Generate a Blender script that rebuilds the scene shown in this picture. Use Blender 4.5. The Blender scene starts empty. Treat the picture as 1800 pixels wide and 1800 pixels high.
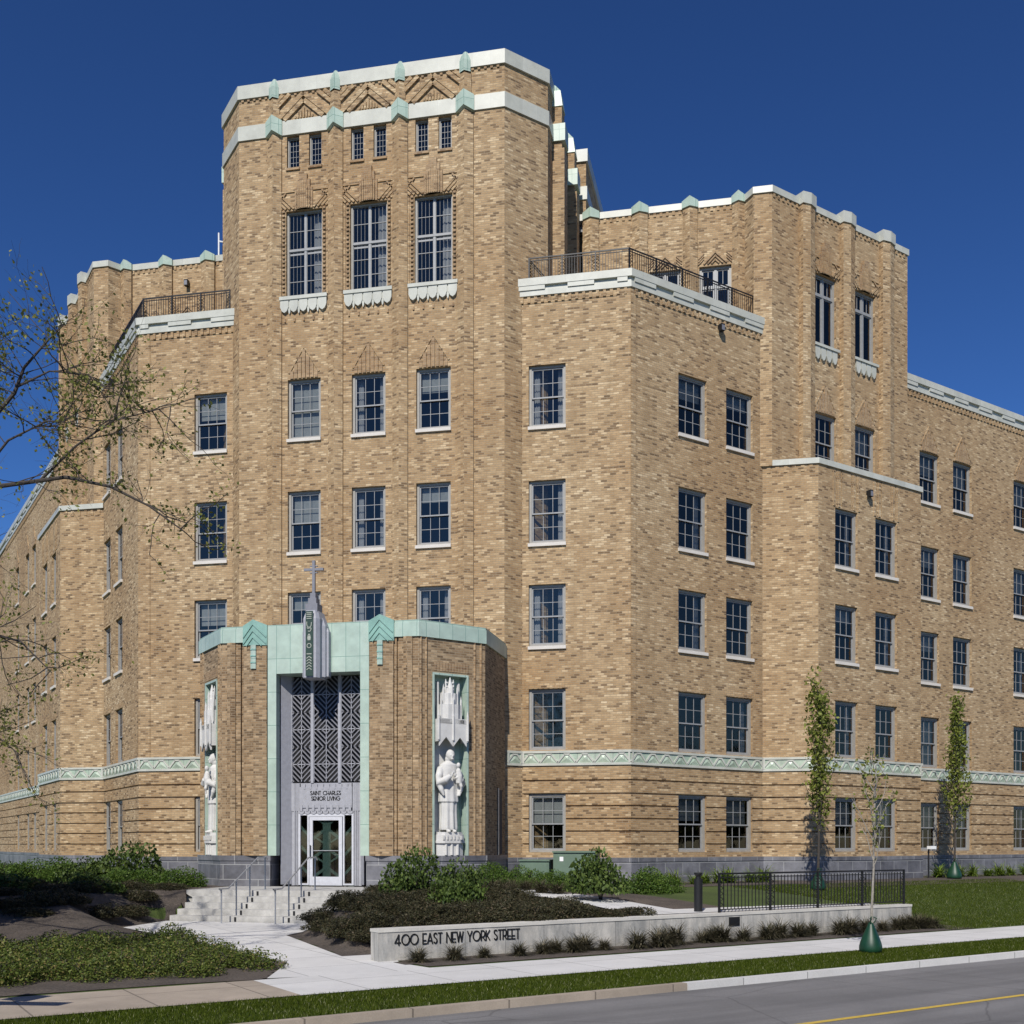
import bpy, bmesh, math, random
import numpy as np
from mathutils import Vector, Matrix
random.seed(7); RNG = np.random.default_rng(7)
R2 = math.sqrt(2); Q = 1 / R2
SC = bpy.context.scene; COL = SC.collection

# ------------------------------------------------------------------ camera, light, exposure
PHI = 10.97
cd = bpy.data.cameras.new('camera'); cam = bpy.data.objects.new('camera', cd); COL.objects.link(cam)
cam.location = (13.3, -36, 2.45); cam.rotation_euler = (math.radians(90), 0, math.radians(PHI))
cd.sensor_width = 36; cd.lens = 1911 / 1800 * 36; cd.shift_x = -70 / 1800; cd.shift_y = 585 / 1800
cd.clip_end = 3000; cd.clip_start = 0.1
SC.camera = cam
SUN_EL, SUN_AZ = 42.0, 1.5          # azimuth: degrees the light travels to the right of straight into the facade
w = bpy.data.worlds.new('World'); SC.world = w; w.use_nodes = True
nt = w.node_tree; bg = nt.nodes['Background']; sky = nt.nodes.new('ShaderNodeTexSky')
sky.sky_type = 'NISHITA'; sky.sun_disc = False
sky.sun_elevation = math.radians(SUN_EL); sky.sun_rotation = math.radians(180 + SUN_AZ)
sky.altitude = 0; sky.air_density = 1.0; sky.dust_density = 0.0; sky.ozone_density = 10
gm_ = nt.nodes.new('ShaderNodeGamma'); gm_.inputs[1].default_value = 1.4      # deep polarised blue
nt.links.new(sky.outputs[0], gm_.inputs[0]); nt.links.new(gm_.outputs[0], bg.inputs[0]); bg.inputs[1].default_value = 0.05
sd = bpy.data.lights.new('sun', 'SUN'); sun = bpy.data.objects.new('sun', sd); COL.objects.link(sun)
sd.energy = 4.8; sd.angle = math.radians(0.5); sd.color = (1, 0.95, 0.87)
a = math.radians(SUN_AZ); e = math.radians(SUN_EL)
dirv = Vector((math.sin(a) * math.cos(e), math.cos(a) * math.cos(e), -math.sin(e)))
sun.rotation_euler = dirv.to_track_quat('-Z', 'Y').to_euler()
SC.view_settings.view_transform = 'Standard'; SC.view_settings.look = 'None'
SC.view_settings.exposure = 0; SC.view_settings.gamma = 1
SC.render.engine = 'CYCLES'

# ------------------------------------------------------------------ materials
def lnk(t, a, b): t.links.new(a, b)
class NB:
    def __init__(s, name):
        s.m = bpy.data.materials.new(name); s.m.use_nodes = True; s.t = s.m.node_tree
        s.b = s.t.nodes['Principled BSDF']; s.b.inputs['Roughness'].default_value = 0.8
    def n(s, typ, ins=None, **kw):
        x = s.t.nodes.new(typ)
        for k, v in kw.items(): setattr(x, k, v)
        for k, v in (ins or {}).items():
            if isinstance(v, bpy.types.NodeSocket): s.t.links.new(v, x.inputs[k])
            else: x.inputs[k].default_value = v
        return x
    def ramp(s, fac, stops, interp='LINEAR'):
        x = s.t.nodes.new('ShaderNodeValToRGB'); s.t.links.new(fac, x.inputs[0]); cr = x.color_ramp
        cr.interpolation = interp
        while len(cr.elements) < len(stops): cr.elements.new(0.5)
        for el, (p, c) in zip(cr.elements, stops): el.position = p; el.color = (*c, 1)
        return x.outputs[0]
    def mix(s, fac, a, b, mode='MIX'):
        x = s.t.nodes.new('ShaderNodeMix'); x.data_type = 'RGBA'; x.blend_type = mode
        for i, v in ((0, fac), (6, a), (7, b)):
            if isinstance(v, bpy.types.NodeSocket): s.t.links.new(v, x.inputs[i])
            else: x.inputs[i].default_value = v if i == 0 else (*v, 1)
        return x.outputs[2]
    def obj(s): return s.n('ShaderNodeTexCoord').outputs['Object']
    def uv(s): return s.n('ShaderNodeTexCoord').outputs['UV']
    def noise(s, vec, scale, detail=4, rough=0.55):
        return s.n('ShaderNodeTexNoise', {'Vector': vec, 'Scale': scale, 'Detail': detail, 'Roughness': rough}).outputs['Fac']
    def bump(s, h, strength=0.3, dist=0.01):
        x = s.n('ShaderNodeBump', {'Height': h, 'Strength': strength, 'Distance': dist}); s.t.links.new(x.outputs[0], s.b.inputs['Normal'])
    def col(s, c):
        if isinstance(c, bpy.types.NodeSocket): s.t.links.new(c, s.b.inputs['Base Color'])
        else: s.b.inputs['Base Color'].default_value = (*c, 1)
    def set(s, **k):
        for a_, v in k.items(): s.b.inputs[a_.replace('_', ' ')].default_value = v
        return s

def brick_mat(name, stops, bw=0.205, rh=0.0725, mort=(0.31, 0.24, 0.155), msz=0.008):
    B = NB(name); uv = B.uv()
    br = B.n('ShaderNodeTexBrick', {'Vector': uv, 'Color1': (0, 0, 0, 1), 'Color2': (1, 1, 1, 1), 'Mortar': (0.5, 0.5, 0.5, 1),
             'Scale': 1.0, 'Mortar Size': msz, 'Mortar Smooth': 0.2, 'Brick Width': bw, 'Row Height': rh})
    r = B.ramp(br.outputs['Color'], stops)
    # blotches a few bricks wide, stretched along the courses
    mp = B.n('ShaderNodeMapping', {'Vector': uv, 'Scale': (1.1, 3.6, 1)}).outputs[0]
    n1 = B.noise(mp, 2.6, 5, 0.7)
    tint = B.ramp(n1, [(0.34, (0.86, 0.83, 0.79)), (0.5, (0.99, 0.98, 0.96)), (0.68, (1.13, 1.13, 1.12))])
    c = B.mix(1.0, r, tint, 'MULTIPLY')
    n2 = B.noise(uv, 0.22, 4)
    c = B.mix(1.0, c, B.ramp(n2, [(0.36, (0.88, 0.80, 0.70)), (0.5, (0.99, 0.97, 0.94)), (0.64, (1.10, 1.13, 1.16))]), 'MULTIPLY')
    ms = B.n('ShaderNodeMapping', {'Vector': uv, 'Scale': (2.2, 0.16, 1)}).outputs[0]        # faint rain streaks
    c = B.mix(1.0, c, B.ramp(B.noise(ms, 1.0, 4, 0.6), [(0.36, (0.88, 0.87, 0.85)), (0.5, (1.0, 1.0, 1.0)), (0.7, (1.04, 1.04, 1.04))]), 'MULTIPLY')
    n4 = B.noise(uv, 9.0, 3, 0.7); c = B.mix(1.0, c, B.ramp(n4, [(0.3, (0.9, 0.89, 0.88)), (0.7, (1.09, 1.09, 1.09))]), 'MULTIPLY')
    c = B.mix(br.outputs['Fac'], c, mort)
    B.col(c); B.set(Roughness=0.85)
    B.bump(B.n('ShaderNodeMath', {0: 1.0, 1: br.outputs['Fac']}, operation='SUBTRACT').outputs[0], 0.5, 0.012)
    return B.m
BR = brick_mat('buff_brick', [(0.0, (0.15, 0.095, 0.048)), (0.1, (0.225, 0.145, 0.075)), (0.19, (0.33, 0.22, 0.114)), (0.5, (0.388, 0.265, 0.143)), (0.82, (0.435, 0.308, 0.172)), (1, (0.57, 0.44, 0.275))])
BRR = brick_mat('relief_brick', [(0.0, (0.22, 0.14, 0.08)), (0.3, (0.31, 0.205, 0.115)), (1, (0.41, 0.285, 0.165))])
BRP = brick_mat('portico_brick', [(0.0, (0.13, 0.085, 0.045)), (0.3, (0.25, 0.17, 0.095)), (0.7, (0.33, 0.23, 0.132)), (1, (0.44, 0.325, 0.2))])

def tile_mat(name, c1, c2, tw, th, off=0.0, joint=(0.2, 0.2, 0.19), rough=0.35, jw=0.008, mott=0.12):
    B = NB(name); uv = B.uv()
    br = B.n('ShaderNodeTexBrick', {'Vector': uv, 'Color1': (0, 0, 0, 1), 'Color2': (1, 1, 1, 1), 'Mortar': (0, 0, 0, 1),
             'Scale': 1.0, 'Mortar Size': jw, 'Mortar Smooth': 0.1, 'Brick Width': tw, 'Row Height': th}, offset=off)
    c = B.ramp(br.outputs['Color'], [(0, c1), (1, c2)])
    n = B.noise(B.obj(), 2.5, 6, 0.65)
    c = B.mix(1.0, c, B.ramp(n, [(0.3, (1 - 2 * mott,) * 3), (0.7, (1 + mott,) * 3)]), 'MULTIPLY')
    c = B.mix(br.outputs['Fac'], c, joint)
    B.col(c); B.set(Roughness=rough); return B.m
WTC = tile_mat('white_terracotta', (0.47, 0.475, 0.41), (0.54, 0.54, 0.47), 0.62, 50, joint=(0.45, 0.45, 0.4), mott=0.07)
GTC = tile_mat('green_terracotta', (0.385, 0.49, 0.41), (0.45, 0.55, 0.465), 0.45, 1.02, joint=(0.16, 0.27, 0.22), mott=0.08)
GTD = tile_mat('green_terracotta_chevron', (0.25, 0.43, 0.36), (0.31, 0.49, 0.41), 5, 5, mott=0.1)
FRG = tile_mat('frieze_green', (0.36, 0.45, 0.35), (0.45, 0.52, 0.41), 0.6, 5, mott=0.15)
GRA = tile_mat('dark_granite', (0.12, 0.12, 0.135), (0.2, 0.2, 0.215), 0.78, 0.46, 0.5, joint=(0.3, 0.3, 0.3), rough=0.45, jw=0.012, mott=0.2)
def conc(name, base, mott=0.12, scale=2.0, bump=0.15, joint=None, stain=None):
    B = NB(name); o = B.obj()
    n = B.noise(o, scale, 7, 0.65); n2 = B.noise(o, 60, 2)
    c = B.mix(1.0, base, B.ramp(n, [(0.3, (1 - 1.6 * mott,) * 3), (0.7, (1 + mott,) * 3)]), 'MULTIPLY')
    c = B.mix(1.0, c, B.ramp(n2, [(0.3, (0.9,) * 3), (0.7, (1.06,) * 3)]), 'MULTIPLY')
    if joint:
        br = B.n('ShaderNodeTexBrick', {'Vector': B.uv(), 'Color1': (1, 1, 1, 1), 'Color2': (0.9, 0.9, 0.9, 1), 'Mortar': (0.45, 0.45, 0.45, 1),
                 'Scale': 1.0, 'Mortar Size': joint[2], 'Mortar Smooth': 0.2, 'Brick Width': joint[0], 'Row Height': joint[1]}, offset=0.0)
        c = B.mix(1.0, c, br.outputs['Color'], 'MULTIPLY')
    if stain:
        mp = B.n('ShaderNodeMapping', {'Vector': B.uv(), 'Scale': (1.6, 0.35, 1)}).outputs[0]
        n3 = B.noise(mp, 2.2, 6, 0.7)
        c = B.mix(1.0, c, B.ramp(n3, [(0.38, stain), (0.6, (1.08, 1.07, 1.05))]), 'MULTIPLY')
    B.col(c); B.bump(n2, bump, 0.01); B.set(Roughness=0.85); return B.m
SWN = conc('new_concrete', (0.62, 0.61, 0.59), 0.06, 1.2, joint=(1.55, 1.5, 0.012))
SWO = conc('old_concrete', (0.37, 0.31, 0.245), 0.12, 1.5, joint=(1.55, 1.5, 0.015))
STP = conc('step_stone', (0.43, 0.42, 0.395), 0.2, 3.0)
LIM = conc('limestone_panel', (0.50, 0.48, 0.44), 0.12, 2.5, joint=(0.92, 5, 0.006), stain=(0.62, 0.64, 0.66))
LIT = conc('limestone_coping', (0.56, 0.54, 0.49), 0.1, 2.0)
SIL = conc('stone_sill', (0.62, 0.58, 0.52), 0.08, 2.0)
STA = conc('white_carved_stone', (0.60, 0.59, 0.56), 0.08, 3.0)
def asph():
    B = NB('asphalt'); o = B.obj(); n = B.noise(o, 0.5, 6, 0.6); n2 = B.noise(o, 90, 2, 0.8)
    mp = B.n('ShaderNodeMapping', {'Vector': B.uv(), 'Scale': (0.05, 0.9, 1)}).outputs[0]
    n3 = B.noise(mp, 2.0, 4)
    c = B.ramp(n, [(0.3, (0.135, 0.132, 0.132)), (0.7, (0.185, 0.18, 0.178))])
    c = B.mix(1.0, c, B.ramp(n2, [(0.3, (0.7,) * 3), (0.7, (1.3,) * 3)]), 'MULTIPLY')
    c = B.mix(1.0, c, B.ramp(n3, [(0.35, (0.8,) * 3), (0.6, (1.1,) * 3)]), 'MULTIPLY')
    vo = B.n('ShaderNodeTexVoronoi', {'Vector': B.mix(0.12, o, B.n('ShaderNodeTexNoise', {'Vector': o, 'Scale': 1.5}).outputs['Color']), 'Scale': 0.32}, feature='DISTANCE_TO_EDGE')
    c = B.mix(1.0, c, B.ramp(vo.outputs['Distance'], [(0.0, (0.6,) * 3), (0.006, (1.0,) * 3)]), 'MULTIPLY')      # tar-dark cracks
    B.col(c); B.bump(n2, 0.5, 0.01); B.set(Roughness=0.8); return B.m
ASP = asph()
def noisy(name, a_, b_, scale, rough=0.9, bump=0.5, dist=0.03, metal=0.0, sc2=None):
    B = NB(name); n = B.noise(B.obj(), scale, 6, 0.7); c = B.ramp(n, [(0.3, a_), (0.7, b_)])
    if sc2:
        n2 = B.noise(B.obj(), sc2, 4, 0.6); c = B.mix(1.0, c, B.ramp(n2, [(0.3, (0.65,) * 3), (0.7, (1.25,) * 3)]), 'MULTIPLY')
    B.col(c); B.bump(n, bump, dist); B.set(Roughness=rough, Metallic=metal); return B.m
GRD = noisy('lawn_grass', (0.032, 0.052, 0.006), (0.066, 0.098, 0.013), 22, sc2=0.8)
MUL = noisy('bark_mulch', (0.025, 0.019, 0.014), (0.13, 0.105, 0.085), 26, sc2=1.2)
def leafm(name, stops, rough=0.55, trans=0.25, spec=0.25):
    B = NB(name); g = B.n('ShaderNodeNewGeometry')
    c = B.ramp(g.outputs['Random Per Island'], stops); B.col(c); B.set(Roughness=rough); B.b.inputs['Specular IOR Level'].default_value = spec
    tr = B.n('ShaderNodeBsdfTranslucent', {'Color': c}); mx = B.n('ShaderNodeMixShader', {0: trans, 1: B.b.outputs[0], 2: tr.outputs[0]})
    B.t.links.new(mx.outputs[0], B.t.nodes['Material Output'].inputs[0]); return B.m
L_BUSH = leafm('leaf_bush_green', [(0, (0.03, 0.055, 0.012)), (0.6, (0.07, 0.11, 0.022)), (1, (0.14, 0.19, 0.045))])
L_YEW = leafm('leaf_fresh_green', [(0, (0.03, 0.065, 0.01)), (0.5, (0.07, 0.13, 0.018)), (1, (0.13, 0.19, 0.035))])
L_BRN = leafm('leaf_brown_green', [(0, (0.02, 0.02, 0.012)), (0.5, (0.05, 0.05, 0.022)), (0.85, (0.075, 0.07, 0.035)), (1, (0.14, 0.10, 0.06))])
L_LOW = leafm('leaf_low_shrub', [(0, (0.035, 0.055, 0.010)), (0.5, (0.085, 0.12, 0.02)), (0.85, (0.15, 0.175, 0.035)), (1, (0.24, 0.17, 0.07))])
L_TREE = leafm('leaf_young_tree', [(0, (0.09, 0.12, 0.02)), (0.6, (0.2, 0.235, 0.04)), (1, (0.34, 0.36, 0.09))], trans=0.4)
L_SPR = leafm('leaf_spring', [(0, (0.08, 0.09, 0.02)), (0.6, (0.19, 0.21, 0.045)), (1, (0.34, 0.32, 0.09))], trans=0.35)
L_LILY = leafm('leaf_lily', [(0, (0.07, 0.13, 0.015)), (1, (0.2, 0.27, 0.04))], trans=0.3)
L_TUFT = leafm('leaf_tuft', [(0, (0.035, 0.032, 0.02)), (0.6, (0.085, 0.08, 0.042)), (1, (0.2, 0.165, 0.11))])
L_GR = leafm('grass_blade', [(0, (0.026, 0.045, 0.005)), (0.7, (0.068, 0.095, 0.01)), (0.95, (0.12, 0.145, 0.025)), (1, (0.42, 0.42, 0.25))], 0.9, 0.25, 0.05)
BARK = noisy('dark_bark', (0.03, 0.024, 0.02), (0.075, 0.062, 0.05), 14)
BARKL = noisy('pale_bark', (0.2, 0.18, 0.15), (0.36, 0.33, 0.28), 14)
def plain(name, c, rough=0.5, metal=0.0, sc=8, var=0.12):
    return noisy(name, tuple(x * (1 - var) for x in c), tuple(x * (1 + var) for x in c), sc, rough, 0.05, 0.005, metal)
FRM = plain('window_frame_paint', (0.30, 0.285, 0.255), 0.5)
SSH = plain('window_sash_paint', (0.27, 0.275, 0.275), 0.45)
BLK = plain('black_iron', (0.018, 0.018, 0.019), 0.45, 0.3)
SLV = plain('silver_aluminium', (0.34, 0.345, 0.375), 0.5, 0.0)
SLD = plain('aged_aluminium', (0.2, 0.2, 0.22), 0.5, 0.1)
WPT = plain('white_door_paint', (0.56, 0.57, 0.61), 0.35)
RAILM = plain('galvanised_steel', (0.42, 0.43, 0.45), 0.35, 0.6)
GSIGN = plain('dark_green_enamel', (0.035, 0.06, 0.04), 0.35)
PALE = plain('pale_letter', (0.34, 0.36, 0.30), 0.5)
CABM = plain('cabinet_green', (0.12, 0.175, 0.125), 0.5, 0.0, 3)
BAGM = plain('watering_bag_green', (0.007, 0.045, 0.02), 0.45, 0.0, 3, 0.3)
WHT = plain('white_plastic', (0.8, 0.8, 0.78), 0.5)
YEL = noisy('yellow_road_paint', (0.42, 0.29, 0.045), (0.62, 0.43, 0.07), 12)
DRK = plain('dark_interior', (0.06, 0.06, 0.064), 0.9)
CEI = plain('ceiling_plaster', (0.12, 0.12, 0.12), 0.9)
ROOF = plain('roof_membrane', (0.25, 0.25, 0.25), 0.9)
BLD = plain('fabric_blind', (0.34, 0.36, 0.37), 0.8)
CUR = plain('pale_curtain', (0.42, 0.43, 0.46), 0.8)
DGR = plain('door_green_metal', (0.28, 0.37, 0.33), 0.45)
def glassm(name, tint, base=0.14):
    B = NB(name); lw = B.n('ShaderNodeLayerWeight', {'Blend': 0.3})
    fac = B.n('ShaderNodeMapRange', {'Value': lw.outputs['Fresnel'], 'To Min': base, 'To Max': 0.9}).outputs[0]
    tr = B.n('ShaderNodeBsdfTransparent', {'Color': (*tint, 1)})
    nz = B.n('ShaderNodeBump', {'Height': B.noise(B.obj(), 1.3, 2), 'Strength': 0.05, 'Distance': 0.05})
    gl = B.n('ShaderNodeBsdfGlossy', {'Color': (0.72, 0.58, 0.46, 1), 'Roughness': 0.03, 'Normal': nz.outputs[0]})
    mx = B.n('ShaderNodeMixShader', {0: fac, 1: tr.outputs[0], 2: gl.outputs[0]})
    B.t.links.new(mx.outputs[0], B.t.nodes['Material Output'].inputs[0]); return B.m
GLS = glassm('window_glass', (0.74, 0.76, 0.75), 0.1)
GLD = glassm('door_glass', (0.62, 0.68, 0.68), 0.07)

# ------------------------------------------------------------------ mesh builder
class MB:
    def __init__(s): s.v = []; s.f = []; s.m = []; s.uv = []; s.mats = []
    def mi(s, mat):
        if mat not in s.mats: s.mats.append(mat)
        return s.mats.index(mat)
    def poly(s, pts, mat):
        i = len(s.v); p = [tuple(q) for q in pts]; s.v += p; s.f.append(tuple(range(i, i + len(p)))); s.m.append(s.mi(mat))
        A = Vector(p[1]) - Vector(p[0]); n = A.cross(Vector(p[2]) - Vector(p[1]))
        if n.length < 1e-12 and len(p) > 3: n = (Vector(p[2]) - Vector(p[0])).cross(Vector(p[3]) - Vector(p[0]))
        n.normalize() if n.length > 0 else None
        if abs(n.z) < 0.8:
            h = math.hypot(n.x, n.y) or 1; tx, ty = -n.y / h, n.x / h
            s.uv += [(q[0] * tx + q[1] * ty, q[2]) for q in p]
        else:
            s.uv += [((q[0] + q[1]) * Q, (q[1] - q[0]) * Q) for q in p]
    def hexa(s, P, mat, skip=()):      # P: 8 points, bottom 0-3 ccw, top 4-7
        fs = [(3, 2, 1, 0), (4, 5, 6, 7), (0, 1, 5, 4), (1, 2, 6, 5), (2, 3, 7, 6), (3, 0, 4, 7)]
        for k, f in enumerate(fs):
            if k not in skip: s.poly([P[i] for i in f], mat)
    def prism(s, pts, z0, z1, mat, top=True, bot=True, topmat=None):   # ccw plan outline
        n = len(pts)
        for i in range(n):
            a_, b_ = pts[i], pts[(i + 1) % n]
            s.poly([(*a_, z0), (*b_, z0), (*b_, z1), (*a_, z1)], mat)
        if top: s.poly([(*p, z1) for p in pts], topmat or mat)
        if bot: s.poly([(*p, z0) for p in reversed(pts)], mat)
    def loft(s, A, B, mat, cap=True):     # two 3d rings, same count, ccw
        n = len(A)
        for i in range(n):
            j = (i + 1) % n; s.poly([A[i], A[j], B[j], B[i]], mat)
        if cap: s.poly(B, mat); s.poly(list(reversed(A)), mat)
    def box(s, c, d, mat, rz=0):
        cx_, cy_, cz = c; dx, dy, dz = d[0] / 2, d[1] / 2, d[2] / 2; co, si = math.cos(rz), math.sin(rz)
        P = [(cx_ + x * dx * co - y * dy * si, cy_ + x * dx * si + y * dy * co, cz + z * dz) for z in (-1, 1) for x, y in ((-1, -1), (1, -1), (1, 1), (-1, 1))]
        s.hexa(P, mat)
    def tube(s, pts, rad, mat, n=6, cap=True):
        pts = [Vector(p) for p in pts]; rings = []
        up = Vector((0.13, 0.07, 1)).normalized()
        for i, p in enumerate(pts):
            d = (pts[min(i + 1, len(pts) - 1)] - pts[max(i - 1, 0)])
            d = d.normalized() if d.length > 1e-9 else Vector((0, 0, 1))
            x = d.cross(up); x = x.normalized() if x.length > 1e-3 else Vector((1, 0, 0)); y = d.cross(x)
            r = rad[i] if isinstance(rad, (list, tuple)) else rad
            rings.append([tuple(p + x * (r * math.cos(2 * math.pi * k / n)) + y * (r * math.sin(2 * math.pi * k / n))) for k in range(n)])
        for a_, b_ in zip(rings, rings[1:]):
            for k in range(n):
                j = (k + 1) % n; s.poly([a_[k], a_[j], b_[j], b_[k]], mat)
        if cap: s.poly(list(reversed(rings[0])), mat); s.poly(rings[-1], mat)
    def ball(s, c, r, mat, nu=12, nv=8):
        r = r if isinstance(r, (tuple, list)) else (r, r, r)
        P = lambda i, j: (c[0] + r[0] * math.sin(math.pi * j / nv) * math.cos(2 * math.pi * i / nu), c[1] + r[1] * math.sin(math.pi * j / nv) * math.sin(2 * math.pi * i / nu), c[2] - r[2] * math.cos(math.pi * j / nv))
        for j in range(nv):
            for i in range(nu):
                if j == 0: s.poly([P(i, 0), P(i + 1, 1), P(i, 1)], mat)
                elif j == nv - 1: s.poly([P(i, j), P(i + 1, j), P(i, nv)], mat)
                else: s.poly([P(i, j), P(i + 1, j), P(i + 1, j + 1), P(i, j + 1)], mat)
    def mesh(s, name, smooth=False):
        me = bpy.data.meshes.new(name); me.from_pydata(s.v, [], s.f)
        for m in s.mats: me.materials.append(m)
        me.polygons.foreach_set('material_index', s.m)
        ul = me.uv_layers.new(name='UVMap'); ul.data.foreach_set('uv', [x for q in s.uv for x in q])
        if smooth: me.polygons.foreach_set('use_smooth', [True] * len(s.f))
        me.update()
        if smooth:
            b_ = bmesh.new(); b_.from_mesh(me); bmesh.ops.remove_doubles(b_, verts=b_.verts, dist=1e-5); b_.to_mesh(me); b_.free()
        return me
    def build(s, name, parent=None, smooth=False, origin=None):
        if origin is not None:
            ox, oy, oz = origin; s.v = [(x - ox, y - oy, z - oz) for x, y, z in s.v]
        return link(name, s.mesh(name, smooth), parent, origin)
def link(name, me, parent=None, loc=None):
    o = bpy.data.objects.new(name, me); COL.objects.link(o)
    if loc is not None: o.location = loc
    if parent: o.parent = parent
    return o
def tag(o, label=None, cat=None, group=None, kind=None):
    if label: o['label'] = label
    if cat: o['category'] = cat
    if group: o['group'] = group
    if kind: o['kind'] = kind
    return o
def thing(name, label, cat, loc=(0, 0, 0), rz=0, group=None):
    o = bpy.data.objects.new(name, None); COL.objects.link(o); o.location = loc; o.rotation_euler = (0, 0, rz); o.empty_display_size = 0.3
    return tag(o, label, cat, group)
def copy_tree(o, parent=None):
    c = o.copy(); COL.objects.link(c); c.parent = parent
    for ch in [x for x in KIDS if x.parent == o]: KIDS.append(copy_tree(ch, c))
    return c
KIDS = []

# ------------------------------------------------------------------ wall frames
class Fr:
    def __init__(s, o, t, n): s.o = o; s.t = t; s.n = n
    def p(s, a_, d, z): return (s.o[0] + s.t[0] * a_ + s.n[0] * d, s.o[1] + s.t[1] * a_ + s.n[1] * d, z)
    def xy(s, a_, d): return s.p(a_, d, 0)[:2]
    def rz(s): return math.atan2(s.t[1], s.t[0])
def FA(y): return Fr((0, y), (1, 0), (0, -1))
def FB(side): return Fr((9, 0), (Q, Q), (Q, -Q)) if side > 0 else Fr((-9, 0), (Q, -Q), (-Q, -Q))
def FP(side):   # portico angled faces
    return Fr((4.82, -3.16), (Q, Q), (Q, -Q)) if side > 0 else Fr((-4.82, -3.16), (Q, -Q), (-Q, -Q))
def obox(mb, fr, a0, a1, d0, d1, z0, z1, mat):
    if a0 > a1: a0, a1 = a1, a0
    P = [fr.p(a, d, z) for z in (z0, z1) for a, d in ((a0, d1), (a1, d1), (a1, d0), (a0, d0))]
    mb.hexa(P, mat)
def fprism(mb, fr, pts, z0, z1, mat, side=1, topmat=None):
    P = [fr.xy(a * side, d) for a, d in pts]
    ar = sum(P[i][0] * P[(i + 1) % len(P)][1] - P[(i + 1) % len(P)][0] * P[i][1] for i in range(len(P)))
    if ar < 0: P.reverse()
    mb.prism(P, z0, z1, mat, topmat=topmat)
def fbar(mb, fr, a0, z0, a1, z1, wd, d0, d1, mat, side=1):     # slanted bar lying on a wall
    dx, dz = a1 - a0, z1 - z0; L = math.hypot(dx, dz)
    if L < 1e-6: return
    nx, nz = -dz / L * wd / 2, dx / L * wd / 2
    c = [(a0 - nx, z0 - nz), (a1 - nx, z1 - nz), (a1 + nx, z1 + nz), (a0 + nx, z0 + nz)]
    P = [fr.p(a * side, d, z) for d in (d0, d1) for a, z in c]
    if side < 0: P = [P[i] for i in (3, 2, 1, 0, 7, 6, 5, 4)]
    mb.hexa([P[i] for i in (0, 1, 2, 3, 4, 5, 6, 7)], mat)
def panel(mb, fr, a0, a1, z0, z1, mat, cuts=(), d=0.0, side=1):
    """wall sheet with rectangular cuts (a0,a1,z0,z1,depth,hole)"""
    if side < 0: a0, a1 = -a1, -a0; cuts = [(-c[1], -c[0], *c[2:]) for c in cuts]
    A = sorted({a0, a1, *[min(max(c[0], a0), a1) for c in cuts], *[min(max(c[1], a0), a1) for c in cuts]})
    Z = sorted({z0, z1, *[min(max(c[2], z0), z1) for c in cuts], *[min(max(c[3], z0), z1) for c in cuts]})
    cl = lambda L: [x for i, x in enumerate(L) if i == 0 or x - L[i - 1] > 1e-6]
    A = cl(A); Z = cl(Z); na, nz = len(A) - 1, len(Z) - 1
    D = [[(0.0, False)] * nz for _ in range(na)]
    for i in range(na):
        for j in range(nz):
            am, zm = (A[i] + A[i + 1]) / 2, (Z[j] + Z[j + 1]) / 2
            for c in cuts:
                if c[0] < am < c[1] and c[2] < zm < c[3]: D[i][j] = (c[4], c[5])
    for i in range(na):
        for j in range(nz):
            dp, h = D[i][j]
            if not h: mb.poly([fr.p(A[i], d - dp, Z[j]), fr.p(A[i + 1], d - dp, Z[j]), fr.p(A[i + 1], d - dp, Z[j + 1]), fr.p(A[i], d - dp, Z[j + 1])], mat)
            if i + 1 < na and abs(D[i + 1][j][0] - dp) > 1e-6:
                e_ = D[i + 1][j][0]; x = A[i + 1]
                mb.poly([fr.p(x, d - dp, Z[j]), fr.p(x, d - e_, Z[j]), fr.p(x, d - e_, Z[j + 1]), fr.p(x, d - dp, Z[j + 1])], mat)
            if j + 1 < nz and abs(D[i][j + 1][0] - dp) > 1e-6:
                e_ = D[i][j + 1][0]; z = Z[j + 1]
                mb.poly([fr.p(A[i], d - dp, z), fr.p(A[i + 1], d - dp, z), fr.p(A[i + 1], d - e_, z), fr.p(A[i], d - e_, z)], mat)
def offs(path, d):      # offset a polyline to its outer side
    out = []
    for i, p in enumerate(path):
        ns = []
        if i > 0: q = path[i - 1]; L = math.hypot(p[0] - q[0], p[1] - q[1]); ns.append(((p[1] - q[1]) / L, -(p[0] - q[0]) / L))
        if i < len(path) - 1: q = path[i + 1]; L = math.hypot(p[0] - q[0], p[1] - q[1]); ns.append(((q[1] - p[1]) / L, -(q[0] - p[0]) / L))
        if len(ns) == 1: m = ns[0]
        else:
            k = 1 + ns[0][0] * ns[1][0] + ns[0][1] * ns[1][1]; m = ((ns[0][0] + ns[1][0]) / k, (ns[0][1] + ns[1][1]) / k)
        out.append((p[0] + m[0] * d, p[1] + m[1] * d))
    return out
def strip(mb, path, d0, d1, z0, z1, mat):
    I, O = offs(path, d0), offs(path, d1)
    for i in range(len(path) - 1):
        mb.poly([(*O[i], z0), (*O[i + 1], z0), (*O[i + 1], z1), (*O[i], z1)], mat)
        mb.poly([(*O[i], z1), (*O[i + 1], z1), (*I[i + 1], z1), (*I[i], z1)], mat)
        mb.poly([(*I[i], z0), (*I[i + 1], z0), (*O[i + 1], z0), (*O[i], z0)], mat)
        mb.poly([(*I[i + 1], z0), (*I[i], z0), (*I[i], z1), (*I[i + 1], z1)], mat)
    for k, f in ((0, 1), (-1, -1)):
        q = [(*I[k], z0), (*O[k], z0), (*O[k], z1), (*I[k], z1)]
        mb.poly(q if f > 0 else q[::-1], mat)
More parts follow.
